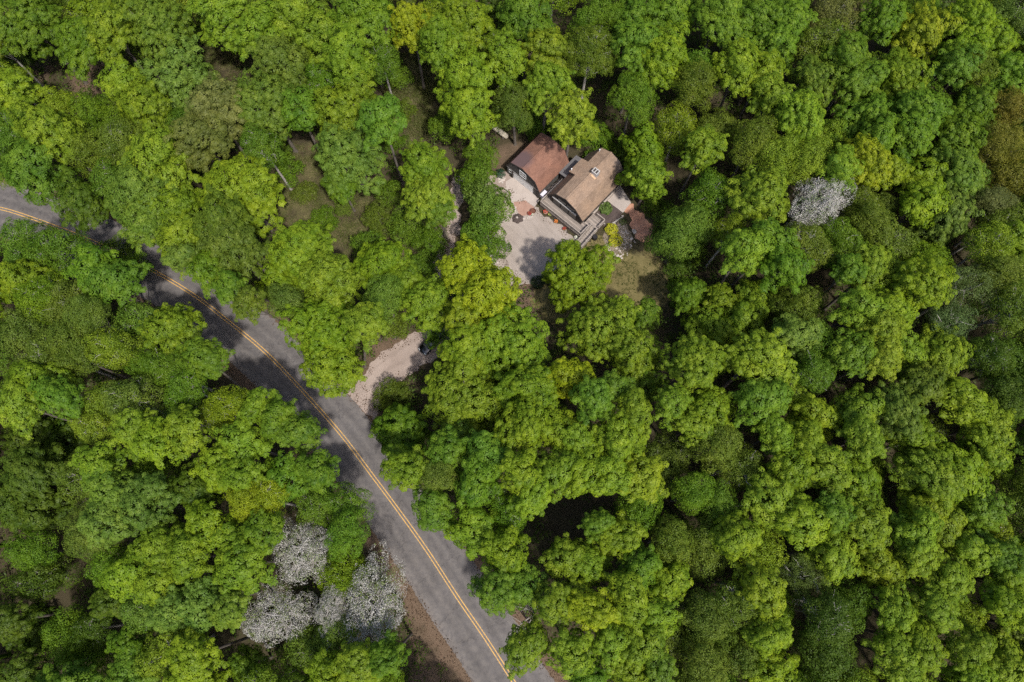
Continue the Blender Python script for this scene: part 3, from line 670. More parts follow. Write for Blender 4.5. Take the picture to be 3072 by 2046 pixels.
# ------------------------------------------------------------------ things round the house
def rock_mesh(seed, flat=.6):
    g = np.random.default_rng(seed); bm = MB(); n_ = 9; rings = 5
    for i in range(rings):
        ph = math.pi * (i + .5) / rings
        for j in range(n_):
            a = 2 * math.pi * j / n_; k_ = 1 + g.normal() * .14
            bm.v.append((math.sin(ph) * math.cos(a) * k_, math.sin(ph) * math.sin(a) * k_, math.cos(ph) * flat * k_))
    for i in range(rings - 1):
        for j in range(n_): a = i * n_ + j; b_ = i * n_ + (j + 1) % n_; bm.f.append((a, a + n_, b_ + n_, b_))
    bm.f.append(tuple(range(n_))); bm.f.append(tuple(reversed(range((rings - 1) * n_, rings * n_)))); return bm
M_ROCK = mottled("field_stone", [(.3, (.3, .25, .22)), (.7, (.62, .56, .51))], 1.5, 10, .9, .4, local=True)
rocks = [rock_mesh(50 + i).build("rock", M_ROCK) for i in range(4)]
used_r = [False] * 4
def put_rock(x, y, s, label, group):
    k_ = rnd.randrange(4)
    if used_r[k_]: o = rocks[k_].copy(); COL.objects.link(o)
    else: o = rocks[k_]; used_r[k_] = True
    o.location = (x, y, s * .3); o.scale = (s, s * rnd.uniform(.7, 1.1), s * .8); o.rotation_euler = (0, 0, rnd.uniform(0, 6.28)); tag(o, label, "rock", group)
for i in range(34):       # border of the brick patio
    a = i / 34; pts = [(4.5, -5.6), (5.0, -7.0), (4.2, -8.3), (2.6, -8.3), (1.2, -7.5), (.4, -7.1)]
    s = a * (len(pts) - 1); k_ = min(int(s), len(pts) - 2); t_ = s - k_
    x = pts[k_][0] * (1 - t_) + pts[k_ + 1][0] * t_ + rnd.gauss(0, .16); y = pts[k_][1] * (1 - t_) + pts[k_ + 1][1] * t_ + rnd.gauss(0, .16)
    q = GL(x, y); put_rock(q[0], q[1], rnd.uniform(.1, .24), "pale rock edging the small red brick patio", "rocks edging the brick patio")
for i in range(16):
    q = GL(-3.4 + rnd.gauss(0, .45), -5.2 + rnd.gauss(0, .5)); put_rock(q[0], q[1], rnd.uniform(.13, .3), "pale stone heaped by the garage's outer front corner", "stones heaped by the garage corner")
for i in range(40):
    a = i / 40; pts = [(7.4, 1.0), (7.2, -1.2), (8.5, -3.0), (8.8, -4.9), (10.6, -5.4), (12.1, -4.7), (12.2, -2.4), (11.2, -.6)]
    s = a * (len(pts) - 1); k_ = min(int(s), len(pts) - 2); t_ = s - k_
    q = HL(pts[k_][0] * (1 - t_) + pts[k_ + 1][0] * t_ + rnd.gauss(0, .2), pts[k_][1] * (1 - t_) + pts[k_ + 1][1] * t_ + rnd.gauss(0, .2))
    put_rock(q[0], q[1], rnd.uniform(.1, .27), "pale rock rimming the rock garden by the yellow shrubs", "rocks rimming the rock garden")
q = P(1457, 533); put_rock(q[0], q[1], .48, "largest pale boulder where the rock garden meets the red mulch", None)
for (px, py) in ((1138, 590), (1131, 600), (1128, 586), (1143, 604)):
    q = P(px, py); put_rock(q[0], q[1], rnd.uniform(.2, .35), "pale rock at the gravel yard's edge beside the yellow-green tree", "rocks at the yard's edge")
# pebbles of the rock garden and the bed: nobody could count them
def pebbles(name, pl, num, lo, hi, label):
    mb = MB(); xs = [p[0] for p in pl]; ys_ = [p[1] for p in pl]; c_ = 0
    while c_ < num:
        x, y = rnd.uniform(min(xs), max(xs)), rnd.uniform(min(ys_), max(ys_))
        if not bool(pip(pl, np.array(x), np.array(y))): continue
        c_ += 1; s = rnd.uniform(lo, hi); b_ = rock_mesh(rnd.randrange(9999)); i = len(mb.v)
        mb.v += [(x + p[0] * s, y + p[1] * s * .8, .03 + s * .3 + p[2] * s) for p in b_.v]; mb.f += [tuple(i + k for k in f) for f in b_.f]
    tag(mb.build(name, M_ROCK), label, None, None, "stuff")
pebbles("garden_pebbles", hpts([(7.8, .4), (10.2, -.8), (11.6, -2.4), (11.6, -4.4), (9.2, -4.3), (7.7, -2.6)]), 330, .04, .13, "pale pebbles strewn over the rock garden soil")
pebbles("bed_pebbles", gpts([(3.8, -2.6), (4.9, -2.6), (4.9, 2.1), (3.8, 2.1)]), 150, .06, .15, "pinkish pebbles between garage and house")

def shrub(name, loc, R, h, col, label, cat, leaf=.12, spc=.26, group=None):
    g = np.random.default_rng(int(abs(loc[0] * 100 + loc[1])) % 9999)
    lobes = [(np.array([0, 0, h * .45]), R * .62)] + [(np.array([math.cos(a) * R * .5, math.sin(a) * R * .5, h * .35]), R * .5) for a in np.arange(0, 6.28, 1.05)]
    p, nn = crown_points(R, h * .6, g, lobes, spc, h / R * .9)
    p[:, 2] = np.maximum(p[:, 2], .05)
    pos, ln, L, t = rosettes(p, nn, g.uniform(.12, .24, len(p)) * (spc / .26), 11, leaf, g, .5, .6)
    vv, q_ = leaf_quads(pos, ln, L, g)
    root = empty(name, (loc[0], loc[1], .02)); tag(root, label, cat, group)
    o = bpy.data.objects.new("foliage", np_mesh("foliage", vv, q_, M_LEAF, np.repeat(t, 4))); COL.objects.link(o); o.parent = root; o.color = (*col, 1)
    mb = MB()
    for k_ in range(6):
        a = k_ * 1.05; mb.tube([(0, 0, 0), (math.cos(a) * R * .3, math.sin(a) * R * .3, h * .4), (math.cos(a) * R * .5, math.sin(a) * R * .5, h * .7)], [.04, .025, .012], 5)
    mb.build("stem", M_BARK, root); return root
q = HL(7.66, -2.25); shrub("yellow_shrub", q, 1.05, 1.0, (.5, .5, .03), "golden shrub closer to the deck stairs, edge of rock garden", "shrub", .13, .26, "golden shrubs in the rock garden")
q = HL(9.45, -3.35); shrub("yellow_shrub", q, 1.12, 1.05, (.5, .5, .03), "golden shrub farther out from the deck, beside the white rocks", "shrub", .13, .26, "golden shrubs in the rock garden")
q = HL(4.35, .15); shrub("hosta_plant", q, 1.05, .75, (.13, .2, .05), "green leafy plant in the mulch against the house wall", "plant", .2, .3)
q = HL(8.1, .2); shrub("small_shrub", q, .6, .5, (.12, .16, .05), "small grey-green shrub by the concrete pad corner", "shrub", .1, .22)
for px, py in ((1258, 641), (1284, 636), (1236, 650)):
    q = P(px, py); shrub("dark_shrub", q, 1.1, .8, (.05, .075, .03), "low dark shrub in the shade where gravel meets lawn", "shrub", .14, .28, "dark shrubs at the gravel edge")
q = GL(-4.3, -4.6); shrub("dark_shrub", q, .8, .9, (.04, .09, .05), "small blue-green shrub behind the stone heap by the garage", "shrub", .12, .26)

# dark planting mound with a white stone
def mound(loc, rx, ry, h, mat, name, label, cat, seed):
    g = np.random.default_rng(seed); mb = MB(); n_ = 22
    for i, (r, z) in enumerate(((1, 0), (.8, .5), (.5, .85), (.2, 1))):
        for j in range(n_):
            a = 2 * math.pi * j / n_; k_ = 1 + g.normal() * .09; mb.v.append((loc[0] + rx * r * math.cos(a) * k_, loc[1] + ry * r * math.sin(a) * k_, .01 + h * z * (1 + g.normal() * .08)))
    for i in range(3):
        for j in range(n_): a = i * n_ + j; b_ = i * n_ + (j + 1) % n_; mb.f.append((a, b_, b_ + n_, a + n_))
    mb.f.append(tuple(range(3 * n_, 4 * n_))); tag(mb.build(name, mat), label, cat)
q = W(1500 + 470 / 8.71, 520 + 1180 / 8.71); mound(q, 1.0, .95, .35, M_DKMULCH, "planting_mound", "dark soil mound with a white rock on it, by the gravel yard", "flower bed", 3)
put_rock(q[0] - .15, q[1], .22, "white rock lying on the dark soil mound", None); bpy.context.view_layer.objects.active = None
[o for o in COL.objects if o.get("label") == "white rock lying on the dark soil mound"][0].location.z = .4

# flower pots along the deck
M_PETALS = {k_: plain("petals_" + k_, c_, .7, 0, .3, 30) for k_, c_ in (("red", (.55, .05, .03)), ("orange", (.62, .17, .03)), ("white", (.75, .72, .6)), ("crimson", (.4, .02, .03)), ("lime", (.5, .5, .15)))}
M_POT = {k_: plain("pot_" + k_, c_, .7) for k_, c_ in (("clay", (.4, .16, .08)), ("grey", (.4, .38, .36)), ("dark", (.06, .05, .05)))}
M_LEAFP = plain("pot_leaves", (.06, .12, .03), .8, 0, .4, 20)
def flower_pot(loc, r, pot, petal, label):
    root = empty("flower_pot", (loc[0], loc[1], .02)); tag(root, label, "flower pot", "flower pots round the deck")
    mb = MB(); mb.lathe([(r * .65, 0), (r * .95, r * 1.1), (r * 1.05, r * 1.1), (r * 1.05, r * 1.3), (r * .9, r * 1.3), (r * .85, r * 1.15)], 14); mb.build("pot", M_POT[pot], root, False)
    mb = MB(); g = random.Random(int(r * 1000) + len(label))
    for i in range(70):
        a = g.uniform(0, 6.28); d = r * 1.25 * math.sqrt(g.random()); z = r * 1.35 + r * .7 * (1 - (d / r / 1.25) ** 2) * g.uniform(.5, 1)
        c_ = Vector((d * math.cos(a), d * math.sin(a), z)); s = r * .17
        n_ = Vector((g.gauss(0, .5), g.gauss(0, .5), 1)).normalized(); u = n_.orthogonal().normalized(); w = n_.cross(u)
        mb.quad(c_ + u * s, c_ + w * s, c_ - u * s, c_ - w * s)
    mb.build("flowers", M_PETALS[petal], root)
    mb = MB()
    for i in range(60):
        a = g.uniform(0, 6.28); d = r * 1.3 * math.sqrt(g.random()); z = r * 1.3 + r * .45 * (1 - (d / r / 1.3) ** 2)
        c_ = Vector((d * math.cos(a), d * math.sin(a), z)); s = r * .22
        n_ = Vector((g.gauss(0, .7), g.gauss(0, .7), 1)).normalized(); u = n_.orthogonal().normalized(); w = n_.cross(u)
        mb.quad(c_ + u * s, c_ + w * s * .6, c_ - u * s, c_ - w * s * .6)
    mb.build("leaves", M_LEAFP, root)
def Z1(x, y, z=0): return W(1600 + x / 7.36, 580 + y / 7.36, z)
flower_pot(Z1(265, 435), .34, "grey", "red", "pot of orange-red flowers beside the deck's outer corner")
flower_pot(Z1(362, 475), .26, "dark", "lime", "pot of pale yellow flowers next to the orange-red pot")
flower_pot(Z1(498, 640), .3, "clay", "orange", "pot of orange flowers beside the first dark hook post")
flower_pot(Z1(682, 800), .26, "clay", "crimson", "pot of crimson flowers halfway along the deck front")
flower_pot(Z1(938, 990), .27, "grey", "white", "pot of white flowers at the foot of the deck stairs")
q = W(1500 + 775 / 8.71, 520 + 1075 / 8.71); flower_pot(q, .3, "dark", "crimson", "pot of crimson flowers standing on the brick patio")
q = W(1500 + 840 / 8.71, 520 + 1090 / 8.71); flower_pot(q, .2, "dark", "white", "small pot of white flowers standing on the brick patio")
q = W(1500 + 865 / 8.71, 520 + 1010 / 8.71)
mb = MB(); mb.lathe([(.3, 0), (.42, .3), (.5, .45), (.46, .45), (.36, .2)], 18, (q[0], q[1], .03)); tag(mb.build("fire_bowl", plain("rusty_iron", (.16, .07, .045), .8, .3)), "rusty round bowl on the brick patio", "bowl")
mb = MB()
for (x, y), lab in ((Z1(440, 630), "dark curved plant hook post beside the pot of orange flowers"), (Z1(755, 880), "dark curved plant hook post beside the pot of crimson flowers")):
    mb = MB(); pts = [(x, y, 0), (x, y, 1.3)] + [(x + .22 * (1 - math.cos(a)), y + .1 * (1 - math.cos(a)), 1.3 + .25 * math.sin(a)) for a in np.linspace(.3, 2.9, 8)]
    mb.tube(pts, [.035] * len(pts), 6); tag(mb.build("plant_hook", M_DKTRIM), lab, "hook post", "plant hooks by the deck")
# white cabinet between garage and deck, black barrel, logs
q = GL(3.98, -2.75); cb = empty("storage_cabinet", (q[0], q[1], 0), AX); tag(cb, "pale lilac-white cabinet against the garage side wall", "cabinet")
mb = MB(); mb.box(-.25, -.55, .05, .25, .55, 1.05); mb.build("body", plain("lilac_white", (.62, .58, .66), .5), cb)
mb = MB(); mb.box(-.3, -.6, 1.055, .3, .6, 1.12); mb.build("lid", plain("lilac_lid", (.66, .62, .7), .5), cb)
q = Z1(1350, 1000); mb = MB(); mb.lathe([(.4, 0), (.46, .2), (.46, .7), (.4, .9), (.34, .9), (.32, .8)], 18, (q[0], q[1], .01)); tag(mb.build("rain_barrel", plain("black_plastic", (.02, .018, .02), .5)), "black barrel standing beside the deck stairs", "barrel")
def log(a, b_, r, mat, label, name="timber_log"):
    mb = MB(); a, b_ = Vector(a), Vector(b_); mb.tube([a.lerp(b_, t_) for t_ in (0, .33, .66, 1)], [r, r * 1.05, r * .97, r * .9], 9); tag(mb.build(name, mat), label, "log")
log((*HL(7.05, -1.0)[:2], .14), (*HL(7.5, .9)[:2], .14), .13, M_PALEBARK, "pale timber edging the mulch bed near the golden shrubs")
log((*HL(4.3, -2.05)[:2], .14), (*HL(6.2, -2.1)[:2], .14), .12, M_PALEBARK, "pale timber edging the mulch bed along the deck landing")
log((*W(1328, 655), .12), (*W(1343, 722), .12), .12, M_BARK, "dark log edging the gravel path among the trees")
log((*W(1186, 1006), .1), (*W(1188, 1018), .2), .3, M_BARK, "short brown stump beside the driveway", "tree_stump")

# propane tank ------------------------------------------------
q0 = W(1024 + 1062 * .435, 885 * .435, .8); q1 = W(1024 + 1130 * .435, 935 * .435, .8)
d = Vector((q1[0] - q0[0], q1[1] - q0[1])); cx, cy = (q0[0] + q1[0]) / 2, (q0[1] + q1[1]) / 2
pt_ = empty("gas_tank", (cx, cy, 0), math.atan2(d.y, d.x)); tag(pt_, "cream gas tank lying behind the garage under the trees", "tank")
M_TANK = plain("cream_paint", (.68, .6, .47), .45, 0, .1, 3)
mb = MB(); Lh = 1.35; R_ = .46
pts = [(-Lh - .38 * math.cos(a) * 1, 0, .85) for a in (0,)]
prof = [(-Lh - .4 * math.cos(a), R_ * math.sin(a)) for a in np.linspace(.08, 1.57, 6)] + [(Lh + .4 * math.cos(a), R_ * math.sin(a)) for a in np.linspace(1.57, .08, 6)]
mb.tube([(x, 0, .85) for x, r in prof], [r for x, r in prof], 18); mb.build("body", M_TANK, pt_, True)
mb = MB(); mb.lathe([(.24, 0), (.24, .16), (.16, .25)], 14, (0, 0, 1.27)); mb.build("dome_cap", M_TANK, pt_)
for x in (-.9, .9): mb = MB(); mb.box(x - .12, -.38, 0, x + .12, .38, .42); mb.build("saddle", M_CONC, pt_)

# parked car ------------------------------------------------
f0 = W(1230 + 470 / 19.6, 1010 + 760 / 19.6, .6); f1 = W(1230 + 900 / 19.6, 1010 + 1120 / 19.6, .6)
fc_ = Vector(((f0[0] + f1[0]) / 2, (f0[1] + f1[1]) / 2)); al = Vector((f1[0] - f0[0], f1[1] - f0[1])).normalized(); back = Vector((-al.y, al.x))
if back.y < 0: back = -back
head = -back; ctr = fc_ + back * 2.2
car = empty("parked_car", (ctr.x, ctr.y, .02), math.atan2(head.y, head.x)); tag(car, "black car parked on the driveway, half hidden under a leafy tree", "car")
m, n, l, b = new_mat("black_car_paint"); b.inputs["Base Color"].default_value = (.006, .006, .008, 1); b.inputs["Roughness"].default_value = .22; b.inputs["Coat Weight"].default_value = 1; M_CAR = m
t = noise(n, l, 3, 3, .5, obj_pos(n)); r_ = ramp(n, [(.3, (.004, .004, .006)), (.7, (.012, .012, .014))]); l.new(t.outputs[0], r_.inputs[0]); l.new(r_.outputs[0], b.inputs["Base Color"])
def loft(sections, mat, name, parent, smooth=True):
    """sections: (x, [(y,z)...]) closed rings of equal count"""
    mb = MB(); k_ = len(sections[0][1])
    for x, ring in sections: mb.v += [(x, y, z) for y, z in ring]
    for i in range(len(sections) - 1):
        for j in range(k_): a = i * k_ + j; b_ = i * k_ + (j + 1) % k_; mb.f.append((a, b_, b_ + k_, a + k_))
    mb.f.append(tuple(reversed(range(k_)))); e = (len(sections) - 1) * k_; mb.f.append(tuple(e + j for j in range(k_)))
    return mb.build(name, mat, parent, smooth)
def ring(w, z0, z1, ins=.0):
    h = z1 - z0; return [(-w * .92, z0), (w * .92, z0), (w, z0 + h * .25), (w, z0 + h * .6), (w * (.94 - ins), z1 - .05), (w * (.8 - ins), z1), (0, z1 + .025), (-w * (.8 - ins), z1), (-w * (.94 - ins), z1 - .05), (-w, z0 + h * .6), (-w, z0 + h * .25)]
body = [(-2.3, ring(.72, .42, .78)), (-2.2, ring(.84, .3, .95)), (-1.6, ring(.9, .25, 1.02)), (-.5, ring(.91, .24, 1.0)), (.8, ring(.91, .24, .98)), (1.5, ring(.89, .25, .92)), (2.0, ring(.82, .28, .8)), (2.24, ring(.68, .36, .68))]
loft(body, M_CAR, "body", car)
cab = [(-2.0, ring(.66, .96, 1.02)), (-1.5, ring(.74, .96, 1.38)), (-.6, ring(.74, .96, 1.47)), (.2, ring(.73, .96, 1.42)), (1.15, ring(.68, .93, .98))]
loft(cab, M_GLASS, "window", car)
mb = MB(); mb.slab([(-1.5, -.56, 1.41), (.1, -.54, 1.47), (.1, .54, 1.47), (-1.5, .56, 1.41)], .03); mb.v = [(x, y, z + .045) for x, y, z in mb.v]; mb.build("roof", M_CAR, car)
M_TYRE = plain("tyre_rubber", (.02, .02, .02), .85); M_RIM = plain("alloy_rim", (.5, .5, .52), .35, .8)
for x in (-1.4, 1.4):
    for s in (-1, 1):
        mb = MB(); mb.tube([(x, s * .72, .33), (x, s * .92, .33)], [.33, .33], 20); wl = mb.build("wheel", M_TYRE, car)
        mb = MB(); mb.tube([(x, s * .9, .33), (x, s * .93, .33)], [.21, .2], 12); mb.build("rim", M_RIM, wl)
M_LAMP = plain("headlight_lens", (.85, .86, .88), .12, .3, .02)
for s in (-1, 1):
    mb = MB(); mb.bar((2.12, s * .46, .72), (1.96, s * .78, .74), .14, .12); mb.build("headlight", M_LAMP, car)
    mb = MB(); mb.bar((.95, s * .9, 1.0), (.95, s * 1.06, 1.02), .2, .14); mb.build("mirror", M_CAR, car)
mb = MB(); mb.bar((2.24, -.5, .5), (2.24, .5, .5), .06, .14); mb.build("grille", M_RIM, car)

# ------------------------------------------------------------------ trees: one entry per crown, read off the photograph
# tile(column,row) in thirds of the picture; x y radius in tenths of a 2354-px-wide view of that third, kind, colour
TILES = {
(0, 0): "17 13 21 mG,37 11 18 mG,56 26 17 mG,74 17 15 mL,1 30 14 uD,106 13 22 mB,102 29 16 mL,124 50 28 mB,83 54 14 mL,98 70 18 mL,107 86 18 mY2,156 4 18 mL,153 20 12 sO,180 18 19 mL,202 6 17 mL,221 22 20 mL,193 40 17 mO,167 58 21 mB,204 57 20 mG,166 80 20 mB,197 80 21 mL,146 72 15 mT,137 92 15 mT,229 78 21 mL,228 99 18 mG,34 66 20 mL,4 62 17 mL,5 92 18 fG,30 88 20 mL,22 116 21 mG,46 108 15 mG,66 84 16 fO,82 100 15 fO,62 104 16 fO,108 108 22 mL,161 98 20 mL,128 118 13 mO,163 128 30 mY1,72 124 18 mL,93 134 20 mB,53 138 17 mD,36 130 15 mG,120 144 20 mL,151 152 18 mO,100 154 16 mB,229 128 14 sG,211 113 12 sG,63 72 11 sD,225 47 14 mL,131 22 9 sD,176 36 11 mG",
(1, 0): "12 8 17 mG,26 22 16 mG,46 11 15 mY,58 18 13 mL,31 36 16 mB,4 36 13 mL,70 26 15 mL,84 12 18 mL,78 42 19 mL,88 68 20 mL,72 90 11 sG,38 52 10 sG,114 30 15 mG,111 44 12 mG,104 8 11 uD,128 10 16 mG,142 26 18 mY2,143 46 17 mL,156 64 16 mY2,164 80 14 mY2,125 60 12 uG,121 76 10 sG,134 84 12 sG,117 90 10 sG,160 10 17 fG,177 12 17 fG,172 32 18 fO,190 26 17 fG,181 48 17 fO,190 64 15 fD,183 78 14 mD,203 9 15 mG,205 27 16 mG,225 10 17 mG,222 36 17 mL,226 54 16 fG,210 54 14 fG,214 72 16 fD,230 72 14 fO,203 88 14 mD,172 92 11 sD,156 98 11 sG,190 90 12 uG,211 100 14 mL,213 118 15 mL,224 128 14 uD,228 146 16 uD,57 106 16 mL,59 126 16 mL,65 143 13 mG,98 106 14 sG,99 118 11 sG,92 124 12 bG,101 140 15 bG,104 153 14 bG,14 64 18 mL,10 84 19 mB,27 80 12 mG,20 101 17 mB,12 118 17 mB,33 132 9 sG,20 148 13 sG,38 150 13 sG,36 95 10 sD,100 52 10 sG,226 96 13 uD",
(2, 0): "9 9 16 mG,26 9 13 mG,50 13 17 mG,62 28 17 mG,46 30 14 mG,74 11 15 mG,80 28 14 fO,12 37 13 mL,39 44 17 mL,57 48 14 mL,72 52 14 mL,92 55 15 mB,96 70 13 mB,104 12 18 fT,121 16 13 fO,97 30 13 fO,113 38 16 mG,130 36 15 mL,124 54 14 mG,140 11 14 mG,166 20 17 mY1,150 38 14 mY1,153 52 17 mL,185 12 14 uD,201 10 15 mL,212 27 17 mL,195 32 14 mL,227 26 16 mG,229 48 15 mG,204 46 14 fO,190 44 12 mG,10 57 14 fO,14 72 14 fO,42 68 17 mL,30 80 14 mL,62 64 13 mL,62 82 14 mL,82 78 16 mL,84 94 13 mL,126 78 18 mG,136 92 14 mG,112 84 13 uD,164 76 18 mG,158 92 13 mG,182 68 17 mG,202 76 18 mG,192 93 17 mG,180 108 15 mB,163 106 10 uG,16 100 13 mL,12 113 13 mL,50 94 16 fO,66 106 15 fY2,88 108 15 fY2,74 120 13 fO,22 124 16 fO,24 142 16 fO,9 152 14 fO,128 108 17 mY1,142 116 12 mY1,110 114 10 mL,56 134 17 mL,58 150 13 mL,106 150 16 fG,122 138 13 fO,132 152 14 fO,146 152 13 fO,166 122 15 mL,180 132 14 mL,191 116 17 mB,200 132 16 mG,168 138 12 mL,182 148 19 mB,202 152 15 mB,150 134 9 uD,224 74 14 rR,221 98 17 rR,226 122 16 rR,216 138 12 rT,232 7 9 x,222 152 14 fO",
(0, 1): "14 12 19 fG,36 15 16 fG,28 30 15 fO,44 24 14 mG,62 11 14 mG,62 28 16 mG,78 16 13 sG,92 25 10 sG,111 9 15 mB,126 9 17 mL,142 20 17 mL,119 27 11 mB,160 14 19 mO,166 33 16 mO,141 36 14 mG,152 46 11 mG,170 52 11 mO,186 12 16 mL,207 14 20 mL,191 30 18 mL,224 36 18 mL,203 46 18 mL,207 66 18 mL,222 58 16 mL,214 82 19 mL,228 96 18 mL,10 34 16 mL,5 52 15 mL,25 48 18 fL,46 52 15 fO,29 64 15 fO,57 58 13 fO,14 72 15 fO,46 74 14 fO,12 88 14 fO,31 85 15 fO,52 88 13 fO,78 36 16 mG,88 48 15 mG,106 48 14 mG,118 54 11 mG,99 66 18 mL,118 70 18 mL,133 63 14 mL,142 74 13 mG,122 86 14 mG,140 89 14 mG,160 96 12 mD,75 82 14 fY2,80 98 13 fY2,66 108 13 fY2,97 92 14 fO,115 96 14 fG,100 106 14 fO,88 118 17 fO,110 118 16 fL,70 120 15 fY2,64 136 14 fY2,127 110 13 fG,10 106 15 mG,26 104 16 mL,13 122 16 mL,38 116 15 mG,40 130 12 mG,20 144 15 uD,46 144 14 uD,160 122 14 fY1,148 128 11 fY2,177 123 13 mL,190 132 14 mG,205 140 14 mG,127 140 15 mL,108 146 15 mL,92 140 13 mL,143 146 12 mL,166 148 16 mL,182 146 14 mL,154 136 9 uD,200 153 14 mG",
(1, 1): "4 32 15 mL,26 20 17 mL,24 38 14 mL,16 64 13 mL,4 84 15 mL,6 102 14 mG,48 30 15 mL,54 46 16 mL,60 66 17 mL,67 82 9 sD,40 8 13 sG,55 14 13 sG,55 27 10 sG,38 62 10 sG,90 8 13 bG,106 7 11 bG,84 20 15 mY,89 37 17 mY,107 43 17 mY,86 58 14 mY1,124 76 25 mL,90 79 17 mL,102 92 11 mL,131 97 11 mL,178 64 20 mL,188 82 16 mL,204 62 13 mL,197 99 16 mG,210 108 13 uG,216 66 11 mG,85 118 32 mL,129 111 15 mL,160 104 16 mY1,174 118 13 mG,187 110 12 mG,35 112 15 sO,38 141 22 mG,82 144 14 uG,126 136 19 mL,148 138 16 mL,112 146 11 mL,163 148 13 mL,202 126 15 mL,191 146 19 mL,224 78 10 mG,230 122 13 mL,229 142 14 mL,229 94 11 mL,72 154 14 mG,100 156 16 mG,214 86 9 uG",
(2, 1): "5 10 15 mL,5 45 12 mG,32 12 15 mL,46 14 16 mL,46 30 13 mL,63 8 15 mG,72 24 15 mG,68 37 13 mG,86 11 17 fO,97 22 13 fO,110 9 18 fG,128 10 14 fO,142 9 15 fO,156 12 14 fO,167 8 15 mB,190 8 19 mB,198 20 14 mB,215 10 13 fL,229 10 12 mL,38 40 14 mL,27 48 12 mL,50 48 14 mL,46 62 13 mL,56 72 12 mL,132 28 17 mL,142 40 13 mL,117 28 10 mG,146 56 17 mY2,126 56 16 mL,109 54 13 mL,83 53 16 mB,71 60 13 mB,80 72 14 mB,99 68 14 mB,108 76 11 mL,140 70 13 mY2,167 36 16 mL,174 50 14 mL,160 58 10 mL,200 40 18 i,210 56 15 i,221 30 15 fO,228 56 13 fO,184 69 17 j,205 74 15 i,215 88 14 fD,20 72 20 mL,37 84 18 mL,10 92 15 mL,24 100 14 mL,54 90 16 mY2,46 104 15 mL,64 102 14 mL,56 118 14 mG,91 84 17 fG,92 99 14 fG,75 84 9 uD,118 86 15 mG,126 99 14 mG,140 87 15 mY2,152 86 12 mL,156 98 14 mO,166 108 16 mO,181 88 18 mL,197 93 15 mL,188 106 15 mL,225 96 16 fD,228 114 14 fD,20 126 17 mL,8 122 13 mL,8 136 13 mL,38 124 15 mL,46 146 14 fO,26 150 16 fO,88 114 14 mL,92 130 16 mY2,88 146 13 mL,72 128 13 mL,66 142 14 mL,112 112 13 mG,122 126 16 mL,110 136 13 mL,126 144 14 mL,134 112 14 mG,150 126 18 mO,166 122 15 mO,160 142 15 mL,176 138 14 mL,196 120 16 mY2,190 134 13 mL,215 136 16 mY2,227 130 14 mY2,210 152 14 mL",
(0, 2): "20 12 18 mG,36 20 15 mD,9 32 17 mG,26 38 15 mG,4 48 12 mY2,46 14 14 uD,51 36 14 uD,66 5 14 mL,91 14 17 mB,97 32 19 mB,74 26 15 mB,72 46 16 mB,96 48 19 mL,84 62 17 mL,116 46 17 mL,132 22 14 mD,141 48 14 mL,110 66 19 mL,90 80 17 mL,106 88 15 mL,128 70 16 mL,150 10 17 mL,166 12 15 mL,168 29 13 fY1,184 31 13 fY1,170 42 13 fL,181 52 13 mG,197 15 15 mG,206 27 14 fG,218 10 13 mG,222 38 12 fG,160 60 14 mL,165 76 17 mL,150 76 13 mL,140 84 15 mG,152 92 13 mG,121 105 20 mB,142 102 17 mB,156 106 13 mB,126 121 15 mB,104 119 13 mB,195 78 13 uG,206 86 12 uG,192 57 12 uG,20 66 14 fO,4 78 14 fO,25 86 17 fG,6 96 13 fG,44 68 13 uD,60 78 13 uD,60 92 17 fO,76 100 13 uD,30 107 9 uD,4 116 11 mG,25 122 13 uG,45 126 16 fO,60 122 13 fG,40 142 14 mG,58 142 15 fO,73 136 14 fO,88 130 10 mL,5 142 13 mG,16 152 13 mG,92 150 13 mL,130 142 17 mL,144 148 14 mL,170 146 13 uG,190 142 15 mG,207 150 15 mL,226 152 15 mL",
(1, 2): "36 15 15 mL,51 22 15 mG,66 13 13 fO,94 17 17 mG,92 32 16 mG,107 29 14 mB,62 37 14 mG,72 44 13 mG,124 10 14 mL,131 26 13 mL,151 12 17 mL,170 10 15 mL,187 14 14 mL,206 15 16 mY2,205 36 16 fG,221 46 15 fO,91 52 17 mL,112 49 15 mL,92 67 15 mL,112 66 16 mL,128 67 14 mL,101 79 14 mL,88 93 13 mG,106 93 15 mG,125 90 14 mG,156 72 15 mL,172 76 13 mL,155 87 14 mL,168 92 12 mL,148 103 13 mL,148 46 9 uD,161 44 9 uD,178 48 11 mG,191 55 15 mL,202 62 12 mL,186 66 12 mL,206 78 15 mG,192 88 11 uD,217 70 14 fO,229 60 14 fO,226 86 14 mL,172 105 13 mY1,200 100 18 mL,216 112 15 mL,196 116 16 mL,207 130 16 mL,186 130 14 mL,178 120 11 mG,224 128 15 mL,231 108 13 mL,122 119 14 mG,128 133 15 mL,150 123 9 mL,160 136 15 mL,118 142 12 mL,146 144 13 mL,137 110 8 x,185 144 14 mL,200 150 14 mL,217 148 13 mG,170 153 13 mG,231 152 13 mL,6 30 14 fG,8 50 14 fG,37 84 12 sG,45 112 10 sG,12 146 16 mL,30 140 13 mG",
